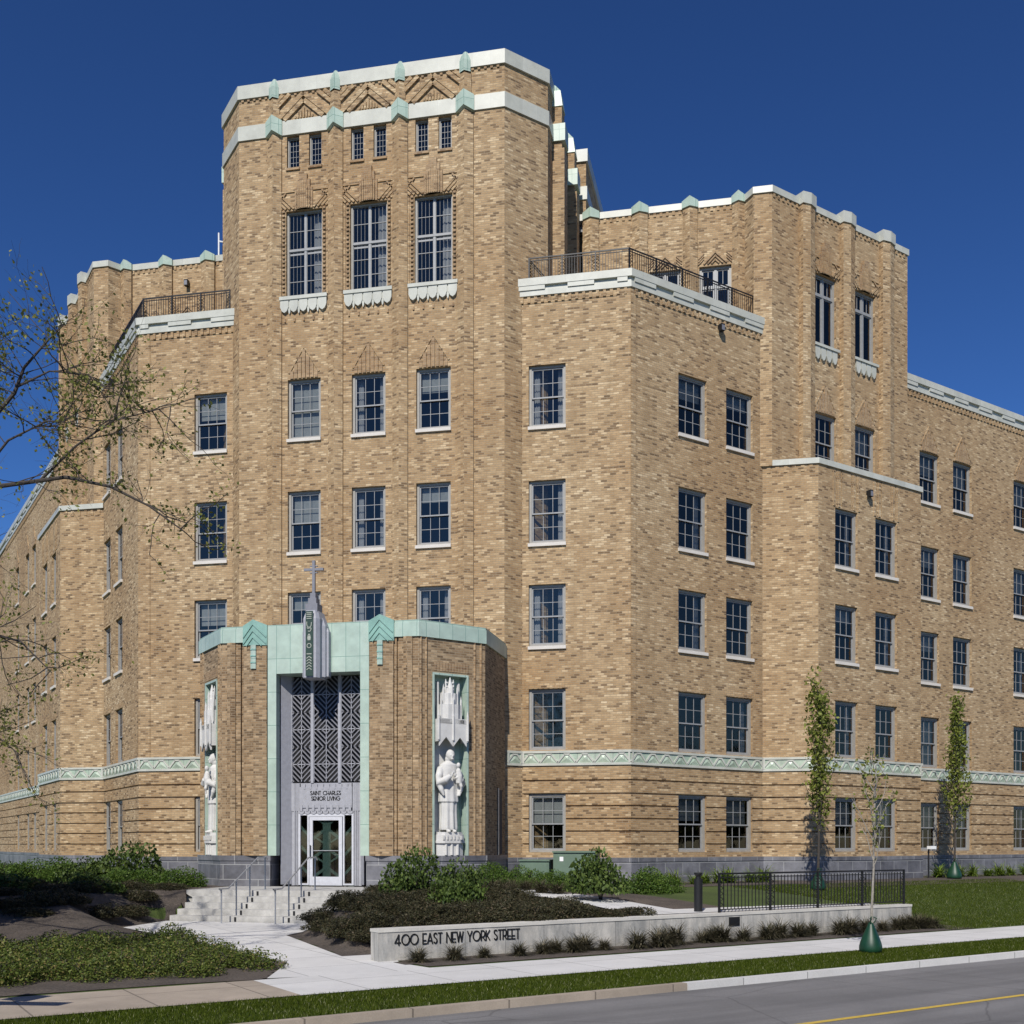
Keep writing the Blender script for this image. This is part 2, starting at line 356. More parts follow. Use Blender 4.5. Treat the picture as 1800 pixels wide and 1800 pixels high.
def mir(path): return [(-x, y) for x, y in reversed(path)]

# ------------------------------------------------------------------ levels (metres above the road)
TOPS = [4.17, 7.72, 11.25, 14.77, 18.67]; SILLS = [2.2, 5.65, 9.17, 12.65, 16.6]
GRV = [4.62, 4.17, 3.76, 3.33, 2.91, 2.48]
GT = 2.02; BASE = 0.6
def bp(s, n, side=1): x, y = 9 + (s + n) * Q, (s - n) * Q; return (x * side, y)

BLDG = thing('brick_building', 'buff brick art deco corner building with central tower, two wings and white terracotta bands', 'building', (0, 0, 1))
BLDG.location = (0, 0, 0)
# ---- windows
WLIB = {}
def sash(mb, x0, x1, z0, z1, y, cols, rows, fw=0.045, mw=0.018, mat=SSH):
    def b(xa, xb, za, zb, dy=0.02): mb.hexa([(xa, y - dy, za), (xb, y - dy, za), (xb, y + dy, za), (xa, y + dy, za), (xa, y - dy, zb), (xb, y - dy, zb), (xb, y + dy, zb), (xa, y + dy, zb)], mat)
    b(x0, x0 + fw, z0, z1); b(x1 - fw, x1, z0, z1); b(x0 + fw, x1 - fw, z0, z0 + fw); b(x0 + fw, x1 - fw, z1 - fw, z1)
    X = [x0 + fw + (x1 - x0 - 2 * fw) * k / cols for k in range(1, cols)]; Z = [z0 + fw + (z1 - z0 - 2 * fw) * k / rows for k in range(1, rows)]
    for x in X: b(x - mw / 2, x + mw / 2, z0 + fw, z1 - fw, 0.012)
    for z in Z: b(x0 + fw, x1 - fw, z - mw / 2, z + mw / 2, 0.009)
def win_proto(kind, wd, ht):
    key = (kind, round(wd, 2), round(ht, 2))
    if key in WLIB: return WLIB[key]
    m = MB(); g = MB(); sl = MB(); h = wd / 2
    Y0, Y1 = 0.10, 0.24            # frame between these depths behind the wall face
    fw = {'dh': 0.085, 'tall': 0.06, 'small': 0.04, 'french': 0.09}[kind]
    def b(xa, xb, za, zb, ya=Y0, yb=Y1, mat=FRM, mm=m): mm.hexa([(xa, ya, za), (xb, ya, za), (xb, yb, za), (xa, yb, za), (xa, ya, zb), (xb, ya, zb), (xb, yb, zb), (xa, yb, zb)], mat)
    e_ = 0.003
    b(-h + e_, -h + fw, e_, ht - e_); b(h - fw, h - e_, e_, ht - e_); b(-h + fw, h - fw, e_, fw); b(-h + fw, h - fw, ht - fw, ht - e_)
    i0, i1 = -h + fw, h - fw
    if kind == 'dh':
        zm = ht * 0.49
        sash(m, i0, i1, zm - 0.03, ht - fw, 0.155, 3, 2); sash(m, i0, i1, fw, zm + 0.03, 0.2, 3, 2)
        gl = [(i0 + .03, i1 - .03, zm, ht - fw - .03, 0.158), (i0 + .03, i1 - .03, fw + .03, zm, 0.203)]
    elif kind == 'tall':
        zt = ht * 0.56
        b(-0.035, 0.035, fw, zt - 0.04, 0.12, 0.2, SSH); b(-0.035, 0.035, zt + 0.04, ht - fw, 0.12, 0.2, SSH); b(i0, i1, zt - 0.04, zt + 0.04, 0.11, 0.21, SSH)
        for sx in ((i0, -0.035), (0.035, i1)):
            sash(m, sx[0], sx[1], fw, zt - 0.04, 0.16, 4, 1, 0.02, 0.008); sash(m, sx[0], sx[1], zt + 0.04, ht - fw, 0.16, 4, 1, 0.02, 0.008)
            for k in (1, 2): z = fw + (zt - 0.04 - fw) * k / 3; b(sx[0], sx[1], z - 0.01, z + 0.01, 0.14, 0.18, SSH)
            z = (zt + ht) / 2; b(sx[0], sx[1], z - 0.01, z + 0.01, 0.14, 0.18, SSH)
            b(sx[0] + 0.03, sx[1] - 0.03, zt - 0.16, zt - 0.10, 0.15, 0.19, SSH)
        gl = [(i0, i1, fw, ht - fw, 0.162)]
    elif kind == 'small':
        sash(m, i0, i1, fw, ht - fw, 0.16, 3, 5, 0.025, 0.01); gl = [(i0, i1, fw, ht - fw, 0.163)]
    else:
        zt = ht * 0.72; b(-0.045, 0.045, fw, zt - 0.045, 0.12, 0.22, SSH); b(-0.045, 0.045, zt + 0.045, ht - fw, 0.12, 0.22, SSH); b(i0, i1, zt - 0.045, zt + 0.045, 0.11, 0.23, SSH)
        for sx in ((i0, -0.045), (0.045, i1)):
            sash(m, sx[0], sx[1], zt + 0.045, ht - fw, 0.165, 2, 1); sash(m, sx[0], sx[1], fw, zt - 0.045, 0.165, 1, 1)
        gl = [(i0 + .02, i1 - .02, fw, ht - fw, 0.168)]
    for x0, x1, z0, z1, y in gl: g.poly([(x0, y, z0), (x1, y, z0), (x1, y, z1), (x0, y, z1)], GLS)
    sm = SIL if kind in ('dh',) else WTC
    sl.hexa([(-h - .02, -0.07, -0.12), (h + .02, -0.07, -0.12), (h + .02, 0.02, -0.12), (-h - .02, 0.02, -0.12), (-h - .02, -0.07, -0.01), (h + .02, -0.07, -0.01), (h + .02, 0.02, 0.0), (-h - .02, 0.02, 0.0)], sm)
    sl.hexa([(-h + .002, 0.021, -0.09), (h - .002, 0.021, -0.09), (h - .002, 0.235, -0.09), (-h + .002, 0.235, -0.09), (-h + .002, 0.021, 0.0), (h - .002, 0.021, 0.0), (h - .002, 0.235, 0.002), (-h + .002, 0.235, 0.002)], sm)
    WLIB[key] = (m.mesh('window'), g.mesh('pane'), sl.mesh('sill'))
    return WLIB[key]
BLIB = {}
def place_window(fr, ac, z, wd, ht, kind='dh', name='window', d=0.0, sill=True, blind=None):
    f, g, s_ = win_proto(kind, wd, ht)
    x, y, _ = fr.p(ac, d, 0)
    o = link(name, f, BLDG, (x, y, z)); o.rotation_euler = (0, 0, fr.rz())
    link('pane', g, o); 
    if sill: link('sill', s_, o)
    r = random.random()
    if kind == 'dh' or kind == 'tall':
        if blind is None and kind == 'dh' and z < 3: blind = random.choice([.45, .5, .5, -1, .55, 0.95])
        if blind is None: blind = random.choice([0.0, 0.0, 0.28, 0.36, 0.42, 0.5, 0.5, 0.95, -1, -2]) if kind == 'dh' else -2
        key = (kind, round(wd, 2), round(ht, 2), blind)
        if blind != 0:
            if key not in BLIB:
                b = MB(); h = wd / 2 - 0.12
                if blind > 0: b.box((0, 0.30, ht * (1 - blind / 2)), (2 * h, 0.02, ht * blind), BLD)
                else:
                    for sx in ((-1, 1) if blind == -1 else (1,)):
                        N = 5; wv = (0.16 if kind == 'dh' else 0.24) * wd; X = [sx * (h - wv * k / N) for k in range(N + 1)]
                        for k in range(N):
                            y0, y1 = 0.33 + 0.03 * (k % 2), 0.33 + 0.03 * ((k + 1) % 2)
                            b.poly([(X[k], y0, 0.08), (X[k + 1], y1, 0.08), (X[k + 1], y1, ht - .08), (X[k], y0, ht - .08)], CUR)
                BLIB[key] = b.mesh('blind')
            link('blind' if blind > 0 else 'curtain', BLIB[key], o)
    return o
def wcut(c, wd, z0, z1): return (c - wd / 2, c + wd / 2, z0, z1, 0.26, True)
def grooves(a0, a1, wins=()):
    out = [(a0, a1, z - 0.026, z + 0.026, 0.06, False) for z in GRV]
    return out

# ---- relief helpers
def soldier(mb, fr, c, wd, z, d=0.0, n=None):       # upright brick course over an opening
    n = n or int((wd + 0.3) / 0.085); x0 = c - (wd + 0.3) / 2; st = (wd + 0.3) / n
    for k in range(n): obox(mb, fr, x0 + k * st + 0.008, x0 + (k + 1) * st - 0.008, d, d + (0.014 if k % 2 else 0.006), z + 0.012, z + 0.22, BR)
def fan(mb, fr, c, z, d=0.0, sc=1.0):               # pointed brick ornament over a window
    for k in range(-3, 4):
        obox(mb, fr, c + (k * 0.15 - 0.058) * sc, c + (k * 0.15 + 0.058) * sc, d, d + 0.05 - 0.006 * abs(k), z + 0.02, z + (1.0 - abs(k) * 0.24) * sc, BRR)
    for s_ in (-1, 1):
        fbar(mb, fr, c + s_ * 0.56 * sc, z + 0.22 * sc, c + s_ * 0.03 * sc, z + 1.08 * sc, 0.06, d, d + 0.03, BR)
def chev_head(mb, fr, c, wd, z, d=0.0, hh=0.55):    # stepped block between diagonal bricks
    for k, (hw, h2) in enumerate(((0.33, 0.75), (0.24, 1.02), (0.14, 1.2))):
        obox(mb, fr, c - hw, c + hw, d, d + 0.05 + 0.025 * k, z + 0.02, z + h2, BRR)
    for j in range(-3, 4): obox(mb, fr, c + j * 0.08 - 0.012, c + j * 0.08 + 0.012, d + 0.1, d + 0.118, z + 0.03, z + 1.0 - abs(j) * 0.12, BR)
    W = wd / 2 + 0.3
    for s_ in (-1, 1):
        for k in range(4):
            x0 = 0.36 + k * 0.15; x1 = min(x0 + hh - 0.1, W); h_ = x1 - x0
            fbar(mb, fr, c + s_ * x0, z + 0.06, c + s_ * x1, z + 0.06 + h_, 0.075, d, d + 0.05, BR)
        fbar(mb, fr, c + s_ * W, z + 0.25, c + s_ * (W - 0.3), z + hh, 0.05, d, d + 0.05, BRR)
        obox(mb, fr, c + s_ * 0.34, c + s_ * W, d, d + 0.035, z + hh + 0.02, z + hh + 0.08, BR)

def prow_pts(a0, a1, e_, p): return [(a0, -0.02), (a1, -0.02), (a1, e_), ((a0 + a1) / 2, e_ + p), (a0, e_)]
# ================================================================== TERRACE BLOCK + LOWER WALLS
def side_walls(side):
    S = side; A = FA(0); B = FB(S)
    mb = MB()
    # front piece
    wc, ww = 6.16, 1.27
    cuts = [wcut(wc, ww, SILLS[i], TOPS[i]) for i in range(5)]
    gro = [(5.3, 9.0, z - 0.026, z + 0.026, 0.06, False) for z in GRV]
    panel(mb, A, 5.3, 9.0, BASE, 21.0, BR, gro + cuts, 0, S)
    for i in range(5): place_window(A, wc * S, SILLS[i], ww, TOPS[i] - SILLS[i], sill=i not in (0, 1))
    for i in (1, ): soldier(mb, A, wc * S, ww, TOPS[i])
    # bevelled corner strips
    obox(mb, A, 8.54 * S, 8.998 * S, 0.0, 0.025, 5.62, 21.0, BR)
    obox(mb, B, 0.0, 0.2 * S, 0.0, 0.025, 5.62, 21.0, BR)
    # angled piece
    if S > 0: ws = [(2.72, 1.3), (4.94, 1.3)]; lb = (6.09, 7.48, 13.26)
    else: ws = [(3.15, 1.2), (5.2, 1.2)]; lb = (5.85, 7.25, 12.42)
    cuts = [wcut(c, w_, SILLS[i], TOPS[i]) for c, w_ in ws for i in range(5)]
    gro = [(0, 7, z - 0.026, z + 0.026, 0.06, False) for z in GRV]
    panel(mb, B, 0, 7.0, BASE, 21.0, BR, gro + cuts, 0, S)
    for c, w_ in ws:
        for i in range(5): place_window(B, c * S, SILLS[i], w_, TOPS[i] - SILLS[i], sill=i not in (0, 1))
        soldier(mb, B, c * S, w_, TOPS[1])
    mb.build('brick_wall', BLDG)
    # lower projecting block
    mb = MB(); s0, s1, s2 = lb
    y1 = bp(s1, 1.4)[1]; AL = FA(y1)
    x0, x1 = bp(s0, 0)[0], bp(s1, 1.4)[0]
    ztop = 16.2
    panel(mb, AL, x0 - 0.05, x1, BASE, ztop, BR, [(0, 99, z - 0.026, z + 0.026, 0.06, False) for z in GRV], 0, S)
    lw = [(8.97, 1.22), (11.2, 1.25)] if S > 0 else [(8.75, 1.0), (10.9, 1.1)]
    cuts = [(c - w_ / 2, c + w_ / 2, SILLS[i], TOPS[i], 0.26, True) for c, w_ in lw for i in range(4)]
    # upright flutes above the fourth floor windows
    fl = [(c + k * 0.27 - 0.02, c + k * 0.27 + 0.02, TOPS[3] + 0.05, ztop - 0.05, 0.05, False) for c, w_ in lw for k in (-2, -1, 1, 2)]
    panel(mb, B, s1, s2, BASE, ztop, BR, [(0, 99, z - 0.026, z + 0.026, 0.06, False) for z in GRV] + fl + cuts, 1.4, S)
    for c, w_ in lw:
        for i in range(4): place_window(B, c * S, SILLS[i], w_, TOPS[i] - SILLS[i], d=1.4, sill=i not in (0, 1))
        soldier(mb, B, c * S, w_, TOPS[1], 1.4)
        for k in (-2.5, -1.5, 1.5, 2.5): obox(mb, B, (c + k * 0.27 - 0.05) * S, (c + k * 0.27 + 0.05) * S, 1.4, 1.43, TOPS[3] + 0.05, ztop - 0.1, BR)
    e0, e1 = B.p(s2 * S, 1.4, 0), B.p(s2 * S, -0.3, 0)
    q = [(e0[0], e0[1], BASE), (e1[0], e1[1], BASE), (e1[0], e1[1], ztop), (e0[0], e0[1], ztop)]
    mb.poly(q if S > 0 else q[::-1], BR)
    mb.build('projecting_bay_wall', BLDG)
    # cap of the lower block
    mb = MB(); P = [bp(s0 - 0.03, 0), bp(s1, 1.4), bp(s2, 1.4), bp(s2, 0)]
    P = P if S > 0 else mir(P)
    strip(mb, P, -0.3, 0.06, 16.2, 16.4, WTC)
    pr = [bp(s0, 0), bp(s1, 1.35), bp(s2 - .05, 1.35), bp(s2 - .05, -0.2), bp(s0, -0.2)]
    pr = pr if S > 0 else mir(pr)
    mb.prism(pr, 16.15, 16.3, ROOF)
    for k in range(7): obox(mb, AL, (x0 + 0.15 + k * 0.3) * S, (x0 + 0.28 + k * 0.3) * S, 0, 0.02, 15.95, 16.2, BR) if x0 + 0.28 + k * 0.3 < x1 else None
    mb.build('bay_coping', BLDG)
    # wing
    mb = MB(); s3 = 60
    if S > 0: wc_ = [15.72, 17.93, 22.25, 24.5, 28.8]; ww_ = 1.28
    else: wc_ = [23.45, 25.7, 29.35]; ww_ = 1.15
    cuts = [wcut(c, ww_, SILLS[i], TOPS[i]) for c in wc_ for i in range(5)]
    panel(mb, B, s2 - 0.3 if S > 0 else 12.1, s3, BASE, 21.0, BR, [(0, 99, z - 0.026, z + 0.026, 0.06, False) for z in GRV] + cuts, -0.05, S)
    for ci, c in enumerate(wc_):
        if S > 0 and ci > 2: 
            continue
        for i in range(5): place_window(B, c * S, SILLS[i], ww_, TOPS[i] - SILLS[i], d=-0.05, sill=i not in (0, 1))
        fan(mb, B, c * S, TOPS[4], -0.05); soldier(mb, B, c * S, ww_, TOPS[1], -0.05)
    mb.build('wing_wall', BLDG)
    # roofs
    mb = MB()
    pr = [(5.0, 0.1), (9, 0.1), bp(6.4, -0.1), (14, 5), (5, 5)]; pr = pr if S > 0 else mir(pr)
    mb.prism(pr, 20.95, 21.05, ROOF)
    pr = [bp(13.6, -0.15), bp(s3, -0.15), bp(s3, -12), bp(13.6, -12)]; pr = pr if S > 0 else mir(pr)
    mb.prism(pr, 20.9, 21.0, ROOF)
    mb.build('flat_roof', BLDG)
    # terrace parapet + wing parapet of white terracotta
    for path, nm, off in (([(5.15, 0.0), (9, 0), bp(6.22, 0)], 'terrace_parapet', 0), ([bp(13.9, -0.05), bp(s3, -0.05)], 'wing_parapet', 0)):
        mb = MB(); p = path if S > 0 else mir(path)
        strip(mb, p, -0.3, 0.07, 21.0, 21.18, WTC); strip(mb, p, -0.3, 0.03, 21.18, 21.33, WTC); strip(mb, p, -0.35, 0.12, 21.33, 21.58, WTC)
        frs = [(A, 5.2, 8.9, 0), (B, 0.1, 6.2, 0)] if nm[0] == 't' else [(B, 13.95, 34, -0.05)]
        for fr, a0, a1, dd in frs:
            a = a0 + 0.0; k = 0
            while a < a1:
                if k % 2 == 0: obox(mb, fr, a * S, min(a + 0.9, a1) * S, dd + 0.03, dd + 0.105, 21.18, 21.33, WTC)
                a += 0.9 if k % 2 == 0 else 0.78; k += 1
        mb.build(nm, BLDG)
    # frieze and granite base
    path = [(4.86, -0.44), (5.3, 0), (9, 0), bp(s0, 0), bp(s1, 1.4), bp(s2, 1.4), bp(s2, -0.05), bp(s3, -0.05)]
    p = path if S > 0 else mir(path)
    mb = MB(); strip(mb, p, -0.05, 0.05, 5.12, 5.2, WTC); strip(mb, p, -0.05, 0.022, 5.2, 5.54, FRG); strip(mb, p, -0.05, 0.06, 5.54, 5.62, WTC)
    for i in range(len(p) - 1):
        P0, P1 = p[i], p[i + 1]; L = math.hypot(P1[0] - P0[0], P1[1] - P0[1]); t = ((P1[0] - P0[0]) / L, (P1[1] - P0[1]) / L)
        fr = Fr(P0, t, (t[1], -t[0])); LL = min(L, 34) if (i == len(p) - 2 or i == 0) else L
        if S < 0 and i == 0: rng0 = L - 30
        else: rng0 = 0
        span = (L if S < 0 else LL) - rng0
        n = max(1, round(span / 0.6)); st = span / n
        for k in range(n):
            a = rng0 + k * st
            for a0, z0, a1, z1 in ((a, 5.22, a + st * 0.36, 5.49), (a + st * 0.64, 5.49, a + st, 5.22)): fbar(mb, fr, a0, z0, a1, z1, 0.06, 0.02, 0.052, WTC)
            fbar(mb, fr, a + st * 0.34, 5.495, a + st * 0.66, 5.495, 0.05, 0.02, 0.052, WTC)
            # faceted green boss
            c = a + st / 2; tip = fr.p(c, 0.06, 5.36); q = [fr.p(c - st * 0.36, 0.023, 5.21), fr.p(c + st * 0.36, 0.023, 5.21), fr.p(c + st * 0.1, 0.023, 5.45), fr.p(c - st * 0.1, 0.023, 5.45)]
            for j in range(4): mb.poly([q[j], q[(j + 1) % 4], tip], FRG)
        for a in ((0.02, 0.08), (L - 0.08, L - 0.02)): obox(mb, fr, a[0], a[1], 0.02, 0.058, 5.2, 5.54, WTC)
    mb.build('zigzag_frieze', BLDG)
    mb = MB(); strip(mb, p, -0.3, 0.06, 0.2, 1.88, GRA); strip(mb, p, -0.3, 0.085, 1.88, GT, GRA); mb.build('granite_base', BLDG)
    mb = MB()
    for fr, a0, a1, dd in ((A, 5.2, 8.9, 0), (B, 0.1, 6.2, 0), (B, 13.95, 34, -0.05)):
        obox(mb, fr, a0 * S, a1 * S, dd - .05, dd + 0.012, 20.76, 20.998, BR); a = a0 + 0.05
        while a < a1 - 0.1: obox(mb, fr, a * S, (a + 0.1) * S, dd, dd + 0.05, 20.78, 20.996, BR); a += 0.235
        mb.build('brick_dentils', BLDG); mb = MB()
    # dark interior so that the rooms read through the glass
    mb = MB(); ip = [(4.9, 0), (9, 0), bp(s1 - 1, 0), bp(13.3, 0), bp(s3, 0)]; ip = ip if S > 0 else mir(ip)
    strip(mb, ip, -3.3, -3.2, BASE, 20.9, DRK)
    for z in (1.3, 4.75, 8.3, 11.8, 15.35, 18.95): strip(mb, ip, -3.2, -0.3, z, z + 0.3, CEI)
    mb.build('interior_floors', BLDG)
for S in (1, -1): side_walls(S)

# ================================================================== HEADS (six-storey corner towers)
def cap_ridge(mb, fr, a0, a1, e_, p, z0, z1, mat, side=1, back=0.3):
    """gabled pier cap: prow block with a peaked top"""
    if side < 0: a0, a1 = -a1, -a0
    am = (a0 + a1) / 2
    ring = [(a0, e_), (am, e_ + p), (a1, e_), (a1, -back), (a0, -back)]
    zz = [z0 + (z1 - z0) * 0.55, z0 + (z1 - z0) * 0.8, z0 + (z1 - z0) * 0.55, z0 + (z1 - z0) * 0.55, z0 + (z1 - z0) * 0.55]
    bot = [fr.p(a, d, z0) for a, d in ring]; top = [fr.p(a, d, z) for (a, d), z in zip(ring, zz)]
    n = 5
    for i in range(n): j = (i + 1) % n; mb.poly([bot[i], bot[j], top[j], top[i]], mat)
    rf, rb = fr.p(am, e_ * 0.4, z1), fr.p(am, -back, z1)
    mb.poly([top[0], top[1], rf], mat); mb.poly([top[1], top[2], rf], mat)
    mb.poly([top[2], top[3], rb, rf], mat); mb.poly([top[4], top[0], rf, rb], mat); mb.poly([top[3], top[4], rb], mat)
    mb.poly(bot[::-1], mat)
HZ0, HZ1 = 26.11, 26.35
def head(S):
    B = FB(S); A = FA(4.72); mb = MB(); cm = MB(); gm = MB()
    doors = [(9.72, 1.18), (11.58, 1.18)]
    dcut = [wcut(c, w_, 21.23, 23.92) for c, w_ in doors]
    panel(mb, A, 6.6, 12.65, 20.5, HZ0, BR, dcut, 0, S)
    for c, w_ in doors:
        if S > 0: place_window(A, c * S, 21.23, w_, 2.69, 'french', 'balcony_door')
        else: place_window(A, c * S, 21.23, w_, 2.69, 'french', 'balcony_door')
        for k in range(3):
            for q in (-1, 1): fbar(mb, A, c * S + q * (0.42 - k * 0.14), 24.0, c * S, 24.42 - k * 0.14, 0.05, 0, 0.05, BRR)
            for q in (-1, 1): fbar(mb, A, c * S + q * 0.42, 24.2 + k * 0.1, c * S + q * 0.62, 24.0 + k * 0.1, 0.04, 0, 0.04, BRR)
    for a0, a1 in ((6.64, 7.23), (8.5, 9.08), (10.38, 10.93), (12.2, 12.66)):
        fprism(mb, A, prow_pts(a0, a1, 0.1, 0.16), 20.5, HZ0, BR, S)
        gm = MB(); cap_ridge(gm, A, a0 - 0.03, a1 + 0.03, 0.14, 0.17, HZ0 - 0.02, HZ1 + 0.2, GTC, S); gm.build('pier_cap', BLDG)
    # faceted corner
    c0, c1, c2, c3 = (12.6, 4.72), (12.98, 4.21), (13.64, 4.21), None
    pts = [c0, c1, c2]; pts = pts if S > 0 else mir(pts)
    for i in range(2):
        P0, P1 = pts[i], pts[i + 1]; mb.poly([(*P0, 16.2), (*P1, 16.2), (*P1, HZ0), (*P0, HZ0)], BR)
    wn = [(9.05, 1.24), (11.3, 1.2)]
    cuts = [wcut(c, w_, z0, z1) for c, w_ in wn for z0, z1 in ((SILLS[4], TOPS[4]), (21.23, 23.89))]
    panel(mb, B, 6.26, 13.86, 16.2, HZ0, BR, cuts, 0.3, S)
    for c, w_ in wn:
        place_window(B, c * S, SILLS[4], w_, TOPS[4] - SILLS[4], d=0.3)
        place_window(B, c * S, 21.23, w_, 2.66, 'french', 'tall_window', d=0.3, sill=False)
        fan(mb, B, c * S, TOPS[4], 0.3); chev_head(mb, B, c * S, w_ * 0.85, 23.89, 0.3)
        # white sill with scalloped drops
        km = MB(); obox(km, B, (c - w_ / 2 - 0.1) * S, (c + w_ / 2 + 0.1) * S, 0.3, 0.42, 21.12, 21.22, WTC)
        for k in range(4): scallop(km, B, (c - w_ / 2 + (k + 0.5) * w_ / 4) * S, w_ / 8 - 0.02, 0.3, 0.38, 20.62, 21.13)
        km.build('scalloped_sill', BLDG)
    for a0, a1 in ((7.66, 8.3), (9.85, 10.5), (12.13, 12.81)):
        fprism(mb, B, [(a0, 0.28), (a1, 0.28), (a1, 0.5), ((a0 + a1) / 2, 0.58), (a0, 0.5)], 16.2, HZ0, BR, S)
        km = MB(); fprism(km, B, [(a0 - .03, 0.0), (a1 + .03, 0.0), (a1 + .03, 0.54), ((a0 + a1) / 2, 0.62), (a0 - .03, 0.54)], HZ0 - .02, HZ1 + 0.16, WTC, S); km.build('pier_cap', BLDG)
    # end return
    e0, e1 = B.p(13.86 * S, 0.3, 0), B.p(13.86 * S, -10, 0)
    q = [(e0[0], e0[1], 16.2), (e1[0], e1[1], 16.2), (e1[0], e1[1], HZ0), (e0[0], e0[1], HZ0)]
    mb.poly(q if S > 0 else q[::-1], BR)
    P = [(6.3, 4.72), c0, c1, c2, bp(13.86, 0.3), bp(13.86, -10)]; P = P if S > 0 else mir(P)
    strip(cm, P, -0.3, 0.05, HZ0, HZ1, WTC)
    dm = mb
    for fr, a0, a1, dd in ((A, 6.7, 12.3, 0), (B, 6.3, 13.8, 0.3)):
        a = a0
        while a < a1: obox(dm, fr, a * S, (a + 0.1) * S, dd, dd + 0.03, HZ0 - 0.16, HZ0 - 0.003, BR); a += 0.235
    pr = [(6.3, 4.9), (12.7, 4.9), (13.5, 4.5), bp(13.7, 0.1), bp(13.7, -10), (6.3, 14)]; pr = pr if S > 0 else mir(pr)
    rm = MB(); rm.prism(pr, HZ0 - 0.3, HZ0 - 0.1, ROOF)
    inn = [(6.7, 7.2), (12.9, 7.2), (13.7, 6.9), bp(13.6, -2.9), bp(13.6, -9)]; inn = inn if S > 0 else mir(inn)
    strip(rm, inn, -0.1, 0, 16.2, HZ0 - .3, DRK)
    mb.build('corner_tower_wall', BLDG); cm.build('corner_tower_coping', BLDG); rm.build('corner_tower_roof', BLDG)
def scallop(mb, fr, c, hw, d0, d1, z0, z1, mat=None):
    mat = mat or WTC; zb = z0 + (z1 - z0) * 0.45
    pts = [(c - hw, z1), (c - hw, zb), (c - hw * 0.6, z0 + (zb - z0) * 0.3), (c, z0), (c + hw * 0.6, z0 + (zb - z0) * 0.3), (c + hw, zb), (c + hw, z1)]
    F = [fr.p(a, d1, z) for a, z in pts]; K = [fr.p(a, d0, z) for a, z in pts]; n = len(pts)
    mb.poly(F, mat)
    for i in range(n): j = (i + 1) % n; mb.poly([K[i], K[j], F[j], F[i]], mat)
for S in (1, -1): head(S)

